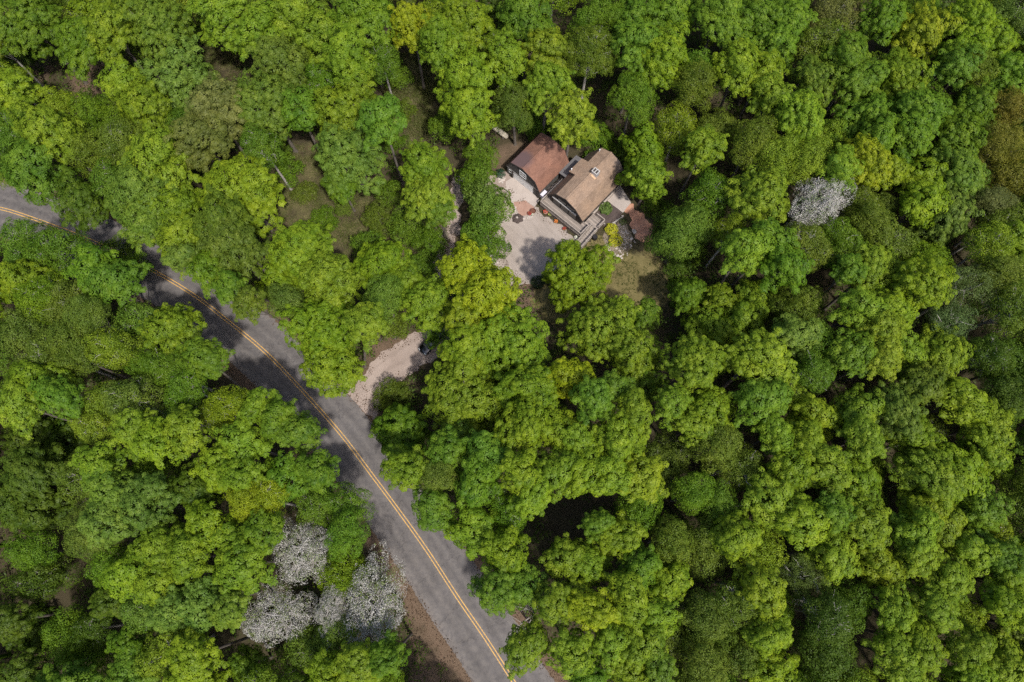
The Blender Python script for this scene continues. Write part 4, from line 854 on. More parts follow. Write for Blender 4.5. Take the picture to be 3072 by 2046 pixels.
(2, 2): "15 12 13 fD,40 8 17 fO,34 22 15 fO,10 26 15 fG,26 34 13 fG,41 36 13 fO,10 46 16 fG,15 64 17 fO,62 9 13 mL,76 9 14 mL,100 9 16 mL,62 31 17 mL,76 32 14 mL,66 46 16 mL,84 46 15 mL,92 56 12 mL,106 38 13 mG,120 20 16 mL,136 12 14 mO,142 26 14 mL,112 53 13 mL,126 46 17 mL,141 40 14 mL,172 15 19 mL,191 11 17 mL,206 9 13 mY2,186 27 14 mL,167 36 14 mY2,163 52 15 mL,180 48 15 mY2,192 58 15 mY2,156 62 14 mL,164 72 15 mL,180 73 14 mL,145 60 12 mG,205 36 16 mG,217 46 15 mG,228 34 15 mL,38 56 14 mY2,48 64 13 mY2,24 76 15 fO,70 72 15 i,82 84 16 i,97 88 14 i,106 69 14 mY2,119 76 13 mL,136 76 16 mY2,147 84 12 mL,124 94 13 fG,139 96 13 fG,114 106 17 fD,100 112 14 fD,170 92 16 mL,186 87 15 mL,177 106 16 mL,196 82 14 mG,202 68 14 mL,206 95 15 mL,222 70 15 mG,226 88 14 mL,228 104 14 mL,230 120 13 mG,215 122 12 mO,18 95 16 fO,15 112 17 fO,36 104 16 fO,26 126 16 fO,44 118 14 fO,56 94 14 mY2,62 108 14 mY2,60 124 14 mY2,9 130 14 fO,16 146 15 fO,44 138 14 fO,62 148 14 mL,85 128 15 fG,100 138 16 fD,118 142 15 fG,90 148 15 fD,112 154 13 fG,146 108 14 mL,148 124 15 mL,164 118 13 mL,166 132 16 mL,150 140 14 mL,178 142 15 mL,158 152 13 mL,191 116 15 mL,200 134 15 mL,212 142 14 mL,225 146 15 mY2,204 154 13 mL",
}
COLS = {'L': (.146, .222, .012), 'Y': (.235, .285, .012), 'Y1': (.195, .25, .01), 'Y2': (.166, .23, .013), 'G': (.1, .178, .012), 'D': (.07, .118, .01), 'B': (.112, .18, .02),
        'O': (.11, .158, .016), 'T': (.13, .145, .03), 'R': (.155, .148, .02), 'I': (.105, .155, .035), 'W': (.42, .4, .36)}
COLW = {'L': "bright green", 'Y': "lemon green", 'Y1': "yellow-green", 'Y2': "lime-tinged", 'G': "mid-green", 'D': "deep green", 'B': "cool green", 'O': "olive green", 'T': "brownish olive", 'R': "orange-brown", 'I': "grey-green"}
KINDW = {'m': ("leafy_tree", "clumpy-crowned tree"), 'u': ("leafy_tree", "shaded tree"), 'f': ("feathery_tree", "fine-leaved tree"), 's': ("young_tree", "young tree"), 'b': ("round_leaved_tree", "dense tree"), 'r': ("orange_tree", "tree"), 'i': ("soft_tree", "feathery soft tree"), 'j': ("birch_tree", "leaning birch"), 'c': ("leafy_tree", "round lone tree"), 'w': ("blossom_tree", "blossom tree"), 'x': ("bare_tree", "leafless dead tree")}
LAND = [("red-roofed garage", 1235, 375), ("tan-roofed house", 1365, 430), ("gravel yard", 1200, 590), ("parked black car", 970, 805), ("driveway mouth", 835, 905), ("road's far end", 25, 470), ("shaded road bend", 395, 650),
        ("blossom clump", 760, 1370), ("lone blossom tree", 1890, 450), ("orange-leaved trees", 2300, 390), ("small dark hollow", 1895, 645), ("large dark hollow", 1300, 1190), ("bare corner tree", 2340, 15), ("pale dead snag", 1835, 1385),
        ("leaning birch", 2180, 785), ("lawn", 1460, 620), ("bare brown clearing", 190, 190), ("grassy glade", 935, 230), ("grey-green soft trees", 1840, 1300), ("road's broad end", 1120, 1500), ("blackest forest gap", 160, 1300), ("yellow-topped road tree", 520, 935),
        ("lemon-green yard tree", 1110, 640), ("leaning bright pair", 1285, 170)]
LAND = [(a, Vector(P(x, y))) for a, x, y in LAND]
def parse():
    out = []
    for (c, r), s in TILES.items():
        for e in s.split(","):
            x, y, R, k = e.split(); x, y, R = float(x), float(y), float(R)
            kind = k[0]; col = k[1:] or {'c': 'L', 'w': 'W', 'i': 'I', 'j': 'I', 'x': 'O'}[kind]
            out.append([c * 1024 + x * 4.35, r * 682 + y * 4.35, R * 4.35 * 1.06, kind, col])
    return out
E_ = parse()
# the trees that stand out: x y radius (2354-px picture), kind, colour, top height, stretch, turn
EXACT = [(1072, 610, 62, 'm', 'Y', 17, 1, 0), (1122, 672, 76, 'm', 'Y', 19, 1, 0), (1066, 728, 46, 'm', 'Y1', 17, 1, 0), (1330, 622, 78, 'c', 'L', 15, 1, 0), (1392, 750, 86, 'm', 'L', 16, 1, 0), (1460, 805, 62, 'm', 'L', 17, 1, 0), (1478, 722, 40, 'm', 'G', 12, 1, 0), (1170, 785, 98, 'm', 'L', 18, 1, 0), (1078, 800, 62, 'm', 'L', 17, 1, 0),
         (985, 690, 66, 'm', 'L', 15, 1, 0), (1010, 758, 36, 's', 'G', 7, 1, 0), (1315, 868, 56, 'm', 'Y1', 18, 1, 0), (1068, 905, 104, 'm', 'L', 17, 1, 0), (902, 908, 44, 's', 'O', 4.5, 1, 0), (922, 995, 68, 'm', 'G', 11, 1, 0),
         (690, 580, 80, 'm', 'L', 18, 1, 0), (760, 640, 66, 'm', 'L', 18, 1, 0), (640, 650, 50, 'm', 'L', 15, 1, 0), (735, 745, 82, 'm', 'L', 18, 1, 0), (760, 838, 66, 'm', 'L', 15, 1, 0), (880, 605, 64, 'm', 'L', 15, 1, 0), (846, 732, 36, 'm', 'L', 12, 1.3, 95), (930, 640, 40, 'm', 'L', 13, 1, 0),
         (1092, 400, 44, 'b', 'G', 9, 1, 0), (1118, 462, 58, 'b', 'B', 10, 1, 0), (1108, 540, 56, 'b', 'G', 9, 1, 0), (972, 378, 56, 'm', 'L', 16, 1, 0), (985, 440, 56, 'm', 'L', 15, 1, 0), (1008, 482, 36, 'm', 'G', 12, 1, 0), (940, 515, 56, 's', 'G', 6, 1, 0), (985, 555, 44, 's', 'G', 6, 1, 0), (870, 495, 42, 's', 'O', 5, 1, 0), (1105, 350, 44, 's', 'G', 7, 1, 0),
         (1165, 238, 36, 's', 'G', 6, 1, 0), (1232, 292, 30, 's', 'G', 4, 1, 0), (1290, 300, 32, 's', 'D', 4, 1, 0), (1180, 210, 34, 's', 'D', 6, 1, 0), (1560, 606, 36, 's', 'D', 3.4, 1, 0), (1572, 668, 40, 's', 'G', 4, 1, 0), (1545, 552, 32, 's', 'D', 3.2, 1, 0), (1542, 500, 38, 's', 'G', 4, 1, 0), (1502, 462, 30, 's', 'D', 3.2, 1, 0), (1590, 560, 44, 's', 'G', 5, 1, 0), (1440, 352, 34, 's', 'D', 6, 1, 0), (845, 560, 40, 's', 'G', 5, 1, 0), (745, 500, 34, 's', 'G', 4, 1, 0), (700, 440, 30, 's', 'O', 3, 1, 0), (790, 470, 26, 's', 'O', 3, 1, 0), (930, 250, 28, 's', 'O', 3, 1, 0), (905, 320, 30, 's', 'G', 4, 1, 0), (640, 340, 30, 's', 'D', 4, 1, 0), (660, 385, 36, 's', 'G', 5, 1, 0), (905, 745, 34, 's', 'O', 4, 1, 0),
         (545, 432, 96, 'm', 'L', 19, 1, 0), (1070, 165, 66, 'm', 'L', 19, 1, 0), (1078, 245, 62, 'm', 'L', 17, 1, 0), (1020, 285, 36, 's', 'G', 8, 1, 0), (1262, 110, 60, 'm', 'Y2', 19, 1, 0), (1265, 185, 58, 'm', 'L', 18, 1, 0), (1318, 262, 56, 'm', 'Y2', 18, 1, 0), (1160, 130, 48, 'm', 'L', 18, 1, 0), (1200, 260, 36, 's', 'G', 7, 1, 0), (1482, 330, 50, 'm', 'L', 13, 1, 0), (1484, 396, 52, 'm', 'L', 10, 1, 0), (1370, 315, 50, 's', 'G', 6, 1, 0),
         (800, 250, 86, 'm', 'L', 18, 1, 0), (800, 350, 84, 'm', 'B', 17, 1, 0), (780, 420, 40, 'm', 'G', 12, 1, 0), (610, 230, 80, 'm', 'B', 19, 1, 0), (410, 185, 92, 'm', 'B', 18, 1, 0), (945, 50, 50, 'm', 'Y', 19, 1, 0), (690, 245, 50, 'm', 'G', 17, 1, 0),
         (1892, 452, 62, 'w', 'W', 20.5, 1.5, 34), (693, 1262, 70, 'w', 'W', 17.5, 1, 0), (631, 1410, 70, 'w', 'W', 17, 1.12, 0), (756, 1403, 40, 'w', 'W', 15.5, 1.35, 90), (858, 1392, 76, 'w', 'W', 17.5, 1.34, 86)]
TOP = {'m': 20.5, 'u': 12.5, 'f': 19.0, 's': 5.8, 'b': 9.5, 'r': 19, 'i': 18, 'j': 18, 'c': 15.0, 'w': 17.5, 'x': 11}
# the road stays open to the sky as in the photograph: crowns stand back from its centre line
RPX = np.array([(a * 1.305, b_ * 1.305) for a, b_ in ROAD_P]); RPX = np.concatenate([RPX[i] + (RPX[i + 1] - RPX[i]) * np.linspace(0, 1, 12)[:, None] for i in range(len(RPX) - 1)])
def clear_road(sx, sy, Rp, low=False):
    d = np.hypot(RPX[:, 0] - sx, RPX[:, 1] - sy); i = int(d.argmin()); q = RPX[i]
    right = (RPX[min(i + 1, len(RPX) - 1)][0] - RPX[max(0, i - 1)][0]) * (sy - q[1]) - (RPX[min(i + 1, len(RPX) - 1)][1] - RPX[max(0, i - 1)][1]) * (sx - q[0]) < 0
    d0 = 30 if right else 30
    if q[0] < 400: d0 = -22
    if not right and q[1] > 1480: d0 = 105
    elif not right and q[1] > 1250: d0 = 55
    if right and q[1] > 1480: d0 = 18
    need = Rp + d0
    if d[i] >= need or d[i] < 1: return sx, sy
    k_ = min(need - d[i], 75) / d[i]
    return sx + (sx - q[0]) * k_, sy + (sy - q[1]) * k_
trees = []
for (px, py, Rp, kind, col, top, stre, turn) in EXACT:
    if kind not in 'swc': px, py = (v_ / 1.305 for v_ in clear_road(px * 1.305, py * 1.305, Rp * 1.305))
    k0 = ((py * 1.305 - 1023) * S_ + FPX * C_); R = Rp * 1.305 / (k0 / (CAM_H - top * .75)) * 1.02; hc = top - R * (.95 if kind != 's' else .75)
    cx_, cy_ = P(px, py, hc + .15 * R); trees.append(dict(x=cx_, y=cy_, R=R, hc=hc, top=top, kind=kind, col=col, ex=1, st=stre, turn=math.radians(turn)))
# gaps in the canopy one can see down into (2354-px picture): x y radius
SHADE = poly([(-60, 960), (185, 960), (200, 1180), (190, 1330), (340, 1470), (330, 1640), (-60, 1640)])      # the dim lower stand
HOLLOWS = [(1300, 1190, 54), (1890, 640, 42), (160, 1290, 46), (150, 1160, 30), (185, 185, 48), (110, 160, 40), (1510, 1010, 22), (1660, 230, 16), (650, 1530, 20)]
for (sx, sy, Rp, kind, col) in E_:
    if kind in 'muf' and any(math.hypot(sx / 1.305 - a, sy / 1.305 - b_) < r_ + .6 * Rp / 1.305 for a, b_, r_ in HOLLOWS): continue
    if kind not in 's': sx, sy = clear_road(sx, sy, Rp)
    top = TOP[kind] + (rnd.uniform(-1.8, 1.8) if kind not in 'csb' else rnd.uniform(-.6, .6))
    if col == 'D' and kind == 'm': top -= 4
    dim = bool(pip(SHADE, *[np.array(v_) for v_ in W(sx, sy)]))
    if dim: top -= 8; col = {'L': 'G', 'G': 'D', 'O': 'G', 'Y2': 'L'}.get(col, col)  # shade of taller neighbours also put into the crown colours
    k0 = ((sy - 1023) * S_ + FPX * C_)
    R = Rp / (k0 / (CAM_H - top * .75))
    hc = top - R * (.95 if kind not in 's' else .75)
    cx_, cy_ = W(sx, sy, hc + .15 * R)
    trees.append(dict(x=cx_, y=cy_, R=R, hc=hc, top=top, kind=kind, col=col, px=(sx, sy)))
# crowns that would sit on each other are one tree
trees.sort(key=lambda t: -(t['R'] + (90 if 'ex' in t else 30 if t['kind'] in 'cwxbrij' else 0)))
kept = []
for t in trees:
    ok = True
    if 'ex' not in t and t['kind'] not in 'rx':
        for o in kept:
            if t['kind'] in 's' and 'ex' not in o: continue
            if math.hypot(t['x'] - o['x'], t['y'] - o['y']) < (0.62 if 'ex' in o else 0.525) * (t['R'] + o['R']): ok = False; break
    if ok: kept.append(t)
import collections; print("TREES", len(trees), "kept", len(kept), collections.Counter(KINDW[t["kind"]][0] for t in kept))
# trees that would shade the sunlit lawn, mulch and roofs are the lower ones of the wood's edge
SUNNY = [(LAWN, 0), ([P(1432, 478), P(1495, 480), P(1500, 556), P(1448, 540)], 0), ([HL(-3.7, -5.7)[:2], HL(3.7, -5.7)[:2], HL(3.7, 5.8)[:2], HL(-3.7, 5.8)[:2]], 4.5), (YARD, 0)]
for t in kept:
    if t['kind'] not in 'muf' or 'px' not in t: continue
    for pl, z_ in SUNNY:
        k_ = (t['hc'] - z_) / 1.664
        if float(pdist(pl, np.array(t['x'] - .55 * k_), np.array(t['y'] + .83 * k_))) > -.55 * t['R']:
            t['top'] = max(8.5, t['top'] * .6); t['hc'] = t['top'] - t['R'] * .9; t['x'], t['y'] = W(t['px'][0], t['px'][1], t['hc'] + .15 * t['R']); break
# neighbours close up: crowns grow until they nearly meet, except beside open ground
for t in kept:
    if t['kind'] not in 'muf' or 'ex' in t: continue
    ds = sorted(math.hypot(t['x'] - o['x'], t['y'] - o['y']) for o in kept if o is not t and o['kind'] not in 's')[:4]
    if open_ground(t['x'], t['y'], t['R'] + 4.5) or any(math.hypot(t['x'] - q[0], t['y'] - q[1]) < t['R'] + 7 for q in [P(a, b_, 15) for a, b_, r_ in HOLLOWS]): continue
    t['R'] = min(t['R'] * 1.25, max(t['R'], .59 * sum(ds) / 4))
# crowns standing just outside the frame reach into it
edge = []
for k_ in range(60):
    u_ = k_ / 60 * 10236
    if u_ < 3072: e = (u_, -70)
    elif u_ < 5118: e = (3072 + 75, u_ - 3072)
    elif u_ < 8190: e = (8190 - u_, 2046 + 80)
    else: e = (-75, 10236 - u_)
    ex, ey = W(e[0] + rnd.uniform(-40, 40), e[1] + rnd.uniform(-20, 20), 16)
    if e[1] > 2100 and 1000 < e[0] < 1900: continue
    if road_dist(ex, ey)[0] < (17 if ey < 0 and ex < 0 else 9.5) or any(math.hypot(ex - o['x'], ey - o['y']) < (o['R'] + 4) * .62 for o in kept + edge): continue
    edge.append(dict(x=ex, y=ey, R=rnd.uniform(3.8, 5), hc=15.5, top=20, kind=rnd.choice('mff'), col=rnd.choice(['G', 'O', 'L'])))
kept += edge
# fine-leaved trees fill what is left of the canopy, except where the photograph looks down to the ground
CX = np.array([t['x'] for t in kept if t['kind'] not in 's']); CY = np.array([t['y'] for t in kept if t['kind'] not in 's']); CR = np.array([t['R'] for t in kept if t['kind'] not in 's'])
pg = [(x_, y_) for y_ in range(-20, 2080, 26) for x_ in range(-20, 3110, 26)]
cand_ = []
for x_, y_ in pg:
    wx_, wy_ = W(x_, y_, 13.0); gx_, gy_ = W(x_, y_)
    if np.hypot(RPX[:, 0] - x_, RPX[:, 1] - y_).min() < 118 + (70 if y_ > 1350 and x_ < 1420 else 0): continue
    if any(math.hypot(x_ / 1.305 - a, y_ / 1.305 - b_) < r_ + 34 for a, b_, r_ in HOLLOWS): continue
    if any(a < x_ / 1.305 < c_ and b_ < y_ / 1.305 < d_ for a, b_, c_, d_ in ((1110, 225, 1440, 470), (890, 1300, 1250, 1620))): continue
    if any(float(pdist(pl, np.array(gx_), np.array(gy_))) > (-5.5 if pl is DRIVE else -2.6) for pl in CLEAR): continue
    hx, hy = ((gx_ - HC[0]) * math.cos(AX) + (gy_ - HC[1]) * math.sin(AX), -(gx_ - HC[0]) * math.sin(AX) + (gy_ - HC[1]) * math.cos(AX))
    if (-18 < hx < 15 and -14 < hy < 10) or (-18 < hx < -1 and 0 < hy < 20): continue
    sx_, sy_ = np.array(wx_ - .55 * 8.5), np.array(wy_ + .83 * 8.5)      # where its shadow would fall
    if any(float(pdist(pl, sx_, sy_)) > -3.2 for pl in (LAWN, YARD, DRIVE)): continue
    hx, hy = ((sx_ - HC[0]) * math.cos(AX) + (sy_ - HC[1]) * math.sin(AX), -(sx_ - HC[0]) * math.sin(AX) + (sy_ - HC[1]) * math.cos(AX))
    if -16 < hx < 10 and -9 < hy < 8: continue
    cand_.append((wx_, wy_))
cand_ = np.array(cand_); de_ = np.array([(np.hypot(CX - x_, CY - y_) - CR).min() for x_, y_ in cand_])
fill = 0
while fill < 150:
    i = int(de_.argmax())
    if de_[i] < .75: break
    if bool(pip(SHADE, cand_[i][0] * 1.12, cand_[i][1] * 1.12)): de_[i] = -1; continue
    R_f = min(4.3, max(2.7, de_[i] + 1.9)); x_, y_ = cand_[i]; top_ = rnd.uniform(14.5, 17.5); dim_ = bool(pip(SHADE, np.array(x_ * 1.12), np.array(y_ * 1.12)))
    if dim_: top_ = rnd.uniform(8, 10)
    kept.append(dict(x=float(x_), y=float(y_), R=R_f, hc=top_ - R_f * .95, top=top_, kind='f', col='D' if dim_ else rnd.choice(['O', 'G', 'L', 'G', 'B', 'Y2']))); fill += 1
    de_ = np.minimum(de_, np.hypot(cand_[:, 0] - x_, cand_[:, 1] - y_) - R_f)
print("FILL", fill)
def label_trees(ts):
    sect = {}
    for t in ts:
        p = Vector((t['x'], t['y'])); ds = sorted(((p - q).length, i) for i, (nm, q) in enumerate(LAND)); i = ds[0][1]
        a = LAND[i][1]; best = None
        for j, (nm, q) in enumerate(LAND):
            if j == i or (q - a).length < (p - a).length * .8: continue
            dv = q - a; pv = p - a
            an = abs(pv.angle_signed(dv)) if pv.length > .01 else 0
            sc_ = an + (q - a).length / 400
            if best is None or sc_ < best[0]: best = (sc_, j)
        sect.setdefault((i, best[1]), []).append((ds[0][0], t))
    OR = ["first", "second", "third", "fourth", "fifth", "sixth", "seventh", "eighth", "ninth", "tenth", "eleventh", "twelfth"]
    for (i, j), L in sect.items():
        L.sort(key=lambda e: e[0])
        for k_, (d_, t) in enumerate(L):
            size = "broad" if t['R'] > 4.6 else "small" if t['R'] < 3.1 else "mid-sized"
            kw = KINDW[t['kind']][1]
            lead = {'w': "white-flowering " + kw, 'x': "grey " + kw, 'c': "bright green " + kw}.get(t['kind'], f"{size} {COLW.get(t['col'], '')} {kw}")
            t['label'] = f"{lead}, {OR[min(k_, 11)]} from the {LAND[i][0]} toward the {LAND[j][0]}"
label_trees(kept)
EXT = {'m': 1.2, 'u': 1.2, 'c': 1.12, 'w': 1.04}
def pick(kind, R, r):
    if kind in 'muc': sizes = (3.0, 4.2, 6.0); nv = (4, 6, 4)
    elif kind in 'fr': sizes = (3.2, 4.4); nv = (3, 4); kind = 'f'
    elif kind in 'ij': sizes = (4.0,); nv = (3,); kind = 'i'
    elif kind == 's': sizes = (2.4, 3.6); nv = (3, 2)
    elif kind == 'b': sizes = (3.4,); nv = (3,)
    else: sizes = (4.0, 5.2); nv = (2, 2)
    if kind in 'uc': kind = 'm'
    i = min(range(len(sizes)), key=lambda j: abs(math.log(sizes[j] / R)))
    return crown_proto(kind, sizes[i], r.randrange(nv[i]))
def add_limbs(mb, base, cen, lob, s, rot, r0, rr, twigs=None):
    base = Vector(base); cen = Vector(cen)
    mid = base.lerp(cen, .55) + Vector((rr.gauss(0, .15), rr.gauss(0, .15), 0))
    top = cen + Vector((0, 0, s * .3))
    mb.tube([base - Vector((0, 0, .1)), base.lerp(mid, .08), base.lerp(mid, .5), mid, cen.lerp(mid, .3), top], [r0 * 1.5, r0 * 1.08, r0 * .95, r0 * .82, r0 * .6, r0 * .2], 8)
    ca, sa = math.cos(rot), math.sin(rot)
    for c_, r_ in lob[1:]:
        e = cen + Vector((c_[0] * ca - c_[1] * sa, c_[0] * sa + c_[1] * ca, c_[2])) * (s if isinstance(s, float) else 1)
        f = rr.uniform(.6, .95); st = base.lerp(cen, f); md = st.lerp(e, .5) + Vector((rr.gauss(0, .2), rr.gauss(0, .2), rr.uniform(-.1, .4)))
        mb.tube([st, md, e], [r0 * .4, r0 * .26, r0 * .1], 5, False)
    if twigs is not None:
        for q in twigs:
            e = cen + Vector((q[0] * ca - q[1] * sa, q[0] * sa + q[1] * ca, q[2])) * s
            k_ = min(lob, key=lambda L: (L[0][0] - q[0]) ** 2 + (L[0][1] - q[1]) ** 2 + (L[0][2] - q[2]) ** 2)[0]
            st = cen + Vector((k_[0] * ca - k_[1] * sa, k_[0] * sa + k_[1] * ca, k_[2])) * s
            mb.tube([st.lerp(cen, .25), st.lerp(e, .5) + Vector((rr.gauss(0, .15), rr.gauss(0, .15), rr.gauss(0, .1))), e], [.05, .035, .015], 3, False)
def dead_tree(mb, base, h, rr, spread=1.0):
    def grow(p, d, L, r, lv):
        pts = [p]; rad = [r]
        for i in range(3):
            d = (d + Vector((rr.gauss(0, .16), rr.gauss(0, .16), rr.gauss(0, .08)))).normalized(); pts.append(pts[-1] + d * L / 3); rad.append(r * (1 - .22 * (i + 1)))
        mb.tube(pts, rad, 5 if lv else 7, False)
        if lv < 4:
            for k_ in range(3 if lv else 5):
                q = pts[rr.choice((1, 2, 3))]; nd = (d + Vector((rr.gauss(0, .75 * spread), rr.gauss(0, .75 * spread), rr.uniform(-.1, .35)))).normalized()
                grow(q, nd, L * rr.uniform(.5, .75), r * .45, lv + 1)
    grow(Vector(base), Vector((.05, .05, 1)), h * .55, .2, 0)
rt = random.Random(21)
NTOT = {}
for t in kept:
    kind, R = t['kind'], t['R']; name, kw = KINDW[kind]
    bx, by = t['x'] + rt.gauss(0, .3), t['y'] + rt.gauss(0, .3)
    if 'ex' in t and 9 < t['top'] < 14 and t['x'] > 17 and kind == 'm': bx += 2.6; by += 2.2
    d_, q = road_dist(bx, by)
    if d_ < 6.2:
        dv = Vector((bx - q[0], by - q[1])); dv = dv.normalized() if dv.length > .05 else Vector((1, 0)); bx, by = q[0] + dv.x * 6.4, q[1] + dv.y * 6.4
    if kind not in 'c':
        for pl in (YARD, DRIVE):
            for _ in range(12):
                if float(pdist(pl, np.array(bx), np.array(by))) > -.4:
                    cxp = sum(p[0] for p in pl) / len(pl); cyp = sum(p[1] for p in pl) / len(pl); dv = Vector((bx - cxp, by - cyp)).normalized(); bx += dv.x * .5; by += dv.y * .5
    root = empty(name, (bx, by, 0)); grp = {'leafy_tree': "clumpy leafy trees of the wood", 'feathery_tree': "fine-leaved trees of the wood", 'young_tree': "young trees on the forest floor", 'round_leaved_tree': "dense trees by the garage", 'orange_tree': "orange-brown trees", 'soft_tree': "soft grey-green trees", 'blossom_tree': "white blossom trees", 'bare_tree': "leafless trees"}.get(name)
    tag(root, t['label'], "tree", grp)
    rot = t.get('turn', 0) if t.get('st', 1) != 1 else rt.uniform(0, 6.28); st_ = t.get('st', 1) if 'ex' in t else rt.uniform(.86, 1.24)
    lx, ly = t['x'] - bx, t['y'] - by
    if kind == 'x':
        mb = MB(); dead_tree(mb, (0, 0, 0), t['top'], rt); mb.build("trunk", M_PALEBARK, root); continue
    me, lob, R0, Rv0, blo, tw = pick(kind, R, rt); s = R / R0 / EXT.get(kind, 1.08)
    cr = bpy.data.objects.new("crown", me); COL.objects.link(cr); cr.parent = root
    cr.location = (lx, ly, t['hc']); cr.rotation_euler = (0, 0, rot); cr.scale = (s * st_, s / st_ ** .35, s * rt.uniform(.92, 1.08))
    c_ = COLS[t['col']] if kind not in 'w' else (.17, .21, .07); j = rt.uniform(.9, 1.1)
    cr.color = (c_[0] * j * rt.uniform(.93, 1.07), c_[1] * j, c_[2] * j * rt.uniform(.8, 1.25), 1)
    if kind == 'u': cr.color = tuple(x * .9 for x in cr.color[:3]) + (1,)  # understorey shade painted in: crown colour taken down
    if blo:
        bo = bpy.data.objects.new("blossom", blo); COL.objects.link(bo); bo.parent = root; bo.location = cr.location; bo.rotation_euler = cr.rotation_euler; bo.scale = cr.scale; bo.color = (*COLS['W'], 1)
    mb = MB()
    tws = None
    if kind == 'w': tws = [tw[i] for i in rt.sample(range(len(tw)), min(len(tw), 260))]
    elif kind in 'ij': tws = [tw[i] for i in rt.sample(range(len(tw)), min(len(tw), 22))]
    elif kind == 'f' and rt.random() < .5: tws = [tw[i] for i in rt.sample(range(len(tw)), min(len(tw), 50))]
    add_limbs(mb, (0, 0, 0), (lx, ly, t['hc']), lob, s, rot, .07 + .045 * R if kind not in 's' else .06, rt, tws)
    mb.build("trunk", M_PALEBARK if kind in 'wij' or (kind == 'f' and tws) else M_BARK, root)

# undergrowth: leafy ground cover under the trees, nobody could count it
g = np.random.default_rng(5); pts = []
cand = np.stack([g.uniform(-112, 112, 34000), g.uniform(-34, 118, 34000)], 1)
dmin = np.full(len(cand), 1e9)
for q in RC[::2]: dmin = np.minimum(dmin, np.hypot(cand[:, 0] - q[0], cand[:, 1] - q[1]))
ok = dmin > 6.8
for pl in CLEAR: ok &= pdist(pl, cand[:, 0], cand[:, 1]) < -.6
hl = np.array([((x - HC[0]) * math.cos(AX) + (y - HC[1]) * math.sin(AX), -(x - HC[0]) * math.sin(AX) + (y - HC[1]) * math.cos(AX)) for x, y in cand])
ok &= ~((hl[:, 0] > -17) & (hl[:, 0] < 13) & (hl[:, 1] > -10) & (hl[:, 1] < 7.5))
clump = np.sin(cand[:, 0] * .21) + np.sin(cand[:, 1] * .17 + 1) + np.sin((cand[:, 0] + cand[:, 1]) * .11) + g.normal(size=len(cand)) * .6
hd = np.full(len(cand), 9.)
for a, b_, r_ in HOLLOWS[:4]: q = P(a, b_); hd = np.minimum(hd, np.hypot(cand[:, 0] - q[0], cand[:, 1] - q[1]))
ok &= (clump > -1.6) & ((hd > 3.5) | (g.random(len(cand)) < .15))
cand = cand[ok]; z = g.gamma(2., .6, len(cand)) + .15
c3 = np.concatenate([cand, z[:, None]], 1)
pos, ln, L, tt = rosettes(c3, unit(g.normal(size=c3.shape) * .3 + [0, 0, 1]), g.uniform(.4, 1.0, len(c3)), 12, .3, g, .3, .5)
vv, qq = leaf_quads(pos, ln, L, g)
uo = bpy.data.objects.new("undergrowth", np_mesh("undergrowth", vv, qq, M_LEAF, np.repeat(tt, 4))); COL.objects.link(uo); uo.color = (.07, .115, .014, 1)
tag(uo, "low green undergrowth covering the forest floor", None, None, "stuff")

# grass tufts in the glades and on the lawn
tp, tz = [], []
for pl, num in ((GLADES[0], 2600), (GLADES[1], 5200), (GLADES[2], 1200), (LAWN, 2600)):
    a = np.array(pl); c_ = np.stack([g.uniform(a[:, 0].min(), a[:, 0].max(), num * 2), g.uniform(a[:, 1].min(), a[:, 1].max(), num * 2)], 1)
    k_ = (pdist(pl, c_[:, 0], c_[:, 1]) > -.8) & (np.sin(c_[:, 0] * 1.1) + np.sin(c_[:, 1] * .9 + 1) + g.normal(size=len(c_)) * .8 > -.2); c_ = c_[k_]
    hl = np.array([((x - HC[0]) * math.cos(AX) + (y - HC[1]) * math.sin(AX), -(x - HC[0]) * math.sin(AX) + (y - HC[1]) * math.cos(AX)) for x, y in c_]); c_ = c_[~((hl[:, 0] < 6.6) & (hl[:, 0] > -17) & (hl[:, 1] > -8.6))]
    low = pl is LAWN; tp.append(np.concatenate([c_, g.uniform(.03, .07 if low else .22, (len(c_), 1))], 1)); tz.append(np.full(len(c_), .18 if low else .45))
tp = np.concatenate(tp); tz = np.concatenate(tz)
pos, ln, L, tt = rosettes(tp, unit(g.normal(size=tp.shape) * .3 + [0, 0, 1]), tz * g.uniform(.6, 1.4, len(tz)), 7, .16, g, .3, .8)
vv, qq = leaf_quads(pos, ln, L, g)
uo = bpy.data.objects.new("grass", np_mesh("grass", vv, qq, M_LEAF, np.repeat(tt, 4))); COL.objects.link(uo); uo.color = (.1, .115, .03, 1)
tag(uo, "tufts of olive grass in the glades and on the lawn", None, None, "stuff")

# fallen leaves along the verges and on bare ground
fl = np.stack([g.uniform(-95, 95, 60000), g.uniform(-25, 105, 60000)], 1)
dm_ = np.full(len(fl), 1e9)
for q in RC[::2]: dm_ = np.minimum(dm_, np.hypot(fl[:, 0] - q[0], fl[:, 1] - q[1]))
near = (dm_ > 4.5) & (dm_ < 7.6)
for pl in CLEAR: pd = pdist(pl, fl[:, 0], fl[:, 1]); near |= (np.abs(pd) < .9) & (dm_ > 4.8)
fl = fl[near]
hl = np.array([((x - HC[0]) * math.cos(AX) + (y - HC[1]) * math.sin(AX), -(x - HC[0]) * math.sin(AX) + (y - HC[1]) * math.cos(AX)) for x, y in fl]); fl = fl[~((hl[:, 0] < 6.6) & (hl[:, 0] > -17) & (hl[:, 1] > -7.6))]
pos, ln, L, tt = rosettes(np.concatenate([fl, np.full((len(fl), 1), .05)], 1), unit(g.normal(size=(len(fl), 3)) * .15 + [0, 0, 1]), g.uniform(.2, .7, len(fl)), 5, .17, g, .05, .35)
pos[:, 2] = np.maximum(pos[:, 2], .045)
vv, qq = leaf_quads(pos, ln, L, g)
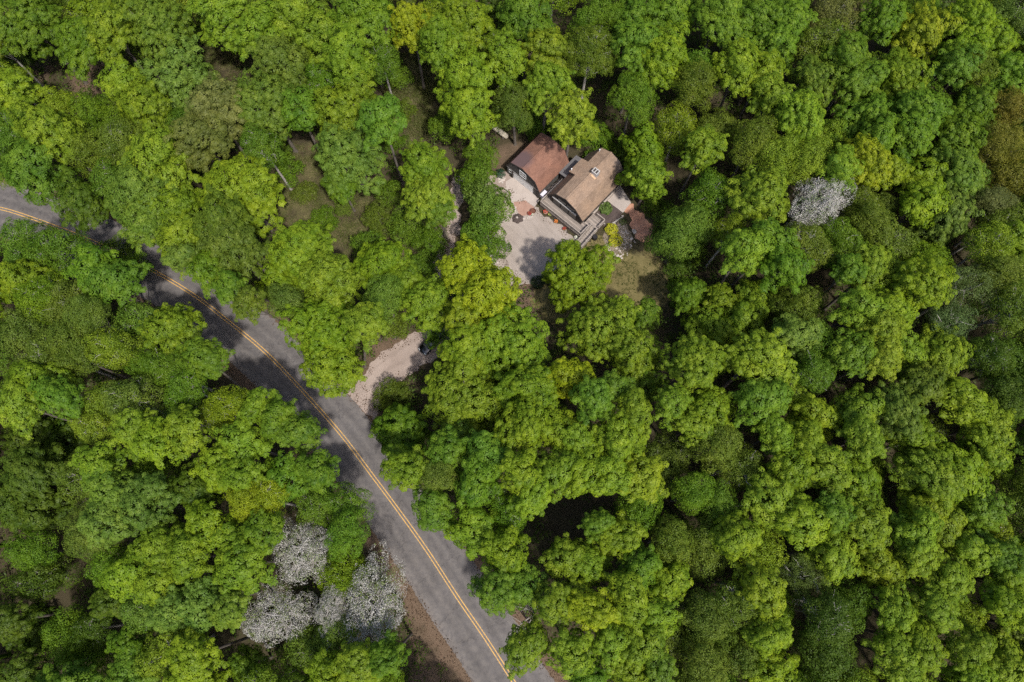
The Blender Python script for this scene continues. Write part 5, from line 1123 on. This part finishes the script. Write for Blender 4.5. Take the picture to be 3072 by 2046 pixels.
uo = bpy.data.objects.new("fallen_leaves", np_mesh("fallen_leaves", vv, qq, M_LEAF, np.repeat(tt, 4))); COL.objects.link(uo); uo.color = (.13, .085, .055, 1)
tag(uo, "brown fallen leaves along the road verge and clearing edges", None, None, "stuff")

# the wood goes on beyond the frame on every side: one mass
def in_view(x, y, z, mx=150):
    zc = z - CAM_H; up = y * C_ + zc * S_; fw = y * S_ - zc * C_; sx, sy = 1536 + FPX * x / fw, 1023 - FPX * up / fw
    return -mx < sx < 3072 + mx and -mx < sy < 2046 + mx
wv, wt = [], []
for x in np.arange(-135, 136, 7.2):
    for y in np.arange(-58, 150, 7.2):
        x_, y_ = x + g.normal() * 1.3, y + g.normal() * 1.3
        if in_view(x_, y_, 17, 215) or road_dist(x_, y_)[0] < 10 or not in_view(x_, y_, 17, 1100): continue
        R_ = g.uniform(3.8, 5.2); lob = lobes_of(R_, R_ * 1.1, g, 11); p_, n_ = crown_points(R_, R_ * 1.1, g, lob, 1.0)
        pos, ln, L, tt = rosettes(p_, n_, g.uniform(.5, .85, len(p_)), 7, .62, g, .7, .25)
        vv, qq = leaf_quads(pos + np.array([x_, y_, g.uniform(14, 17)]), ln, L, g); wv.append(vv); wt.append(np.repeat(np.clip(tt + g.normal() * .18, 0, 1), 4))
        mb_ = MB(); mb_.tube([(x_, y_, -.1), (x_, y_, 9), (x_, y_, 15)], [.3, .24, .12], 4, False)
        tv = np.array(mb_.v); q4 = np.array(mb_.f); wv.append(tv[q4].reshape(-1, 3)); wt.append(np.zeros(q4.size))
wv = np.concatenate(wv); uo = bpy.data.objects.new("woods", np_mesh("woods", wv, np.arange(len(wv)).reshape(-1, 4), M_LEAF, np.concatenate(wt))); COL.objects.link(uo); uo.color = (.115, .185, .013, 1)
tag(uo, "the wood's continuation past the picture's borders", None, None, "stuff")

# pale broken snag lying over the canopy gap beside the soft trees
rs = random.Random(3); mb = MB(); a0 = Vector((*W(2425, 1818, 6), 6)); a1 = Vector((*W(2392, 1800, 7.5), 7.5)); a2 = Vector((*W(2368, 1813, 7.8), 7.8))
mb.tube([Vector((*W(2425, 1818, 6), -.1)), a0], [.2, .16], 7); mb.tube([a0, a0.lerp(a1, .5) + Vector((0, .2, .2)), a1, a1.lerp(a2, .5) + Vector((0, .25, 0)), a2], [.16, .15, .13, .1, .05], 7)
mb.tube([a1, a1 + Vector((-.6, -.7, .3)), a1 + Vector((-.8, -1.3, .3))], [.08, .05, .02], 5)
tag(mb.build("dead_snag", M_PALEBARK), "pale bent dead trunk poking out beside the grey-green soft trees", "dead tree")
print("OBJ", len(SC.objects))
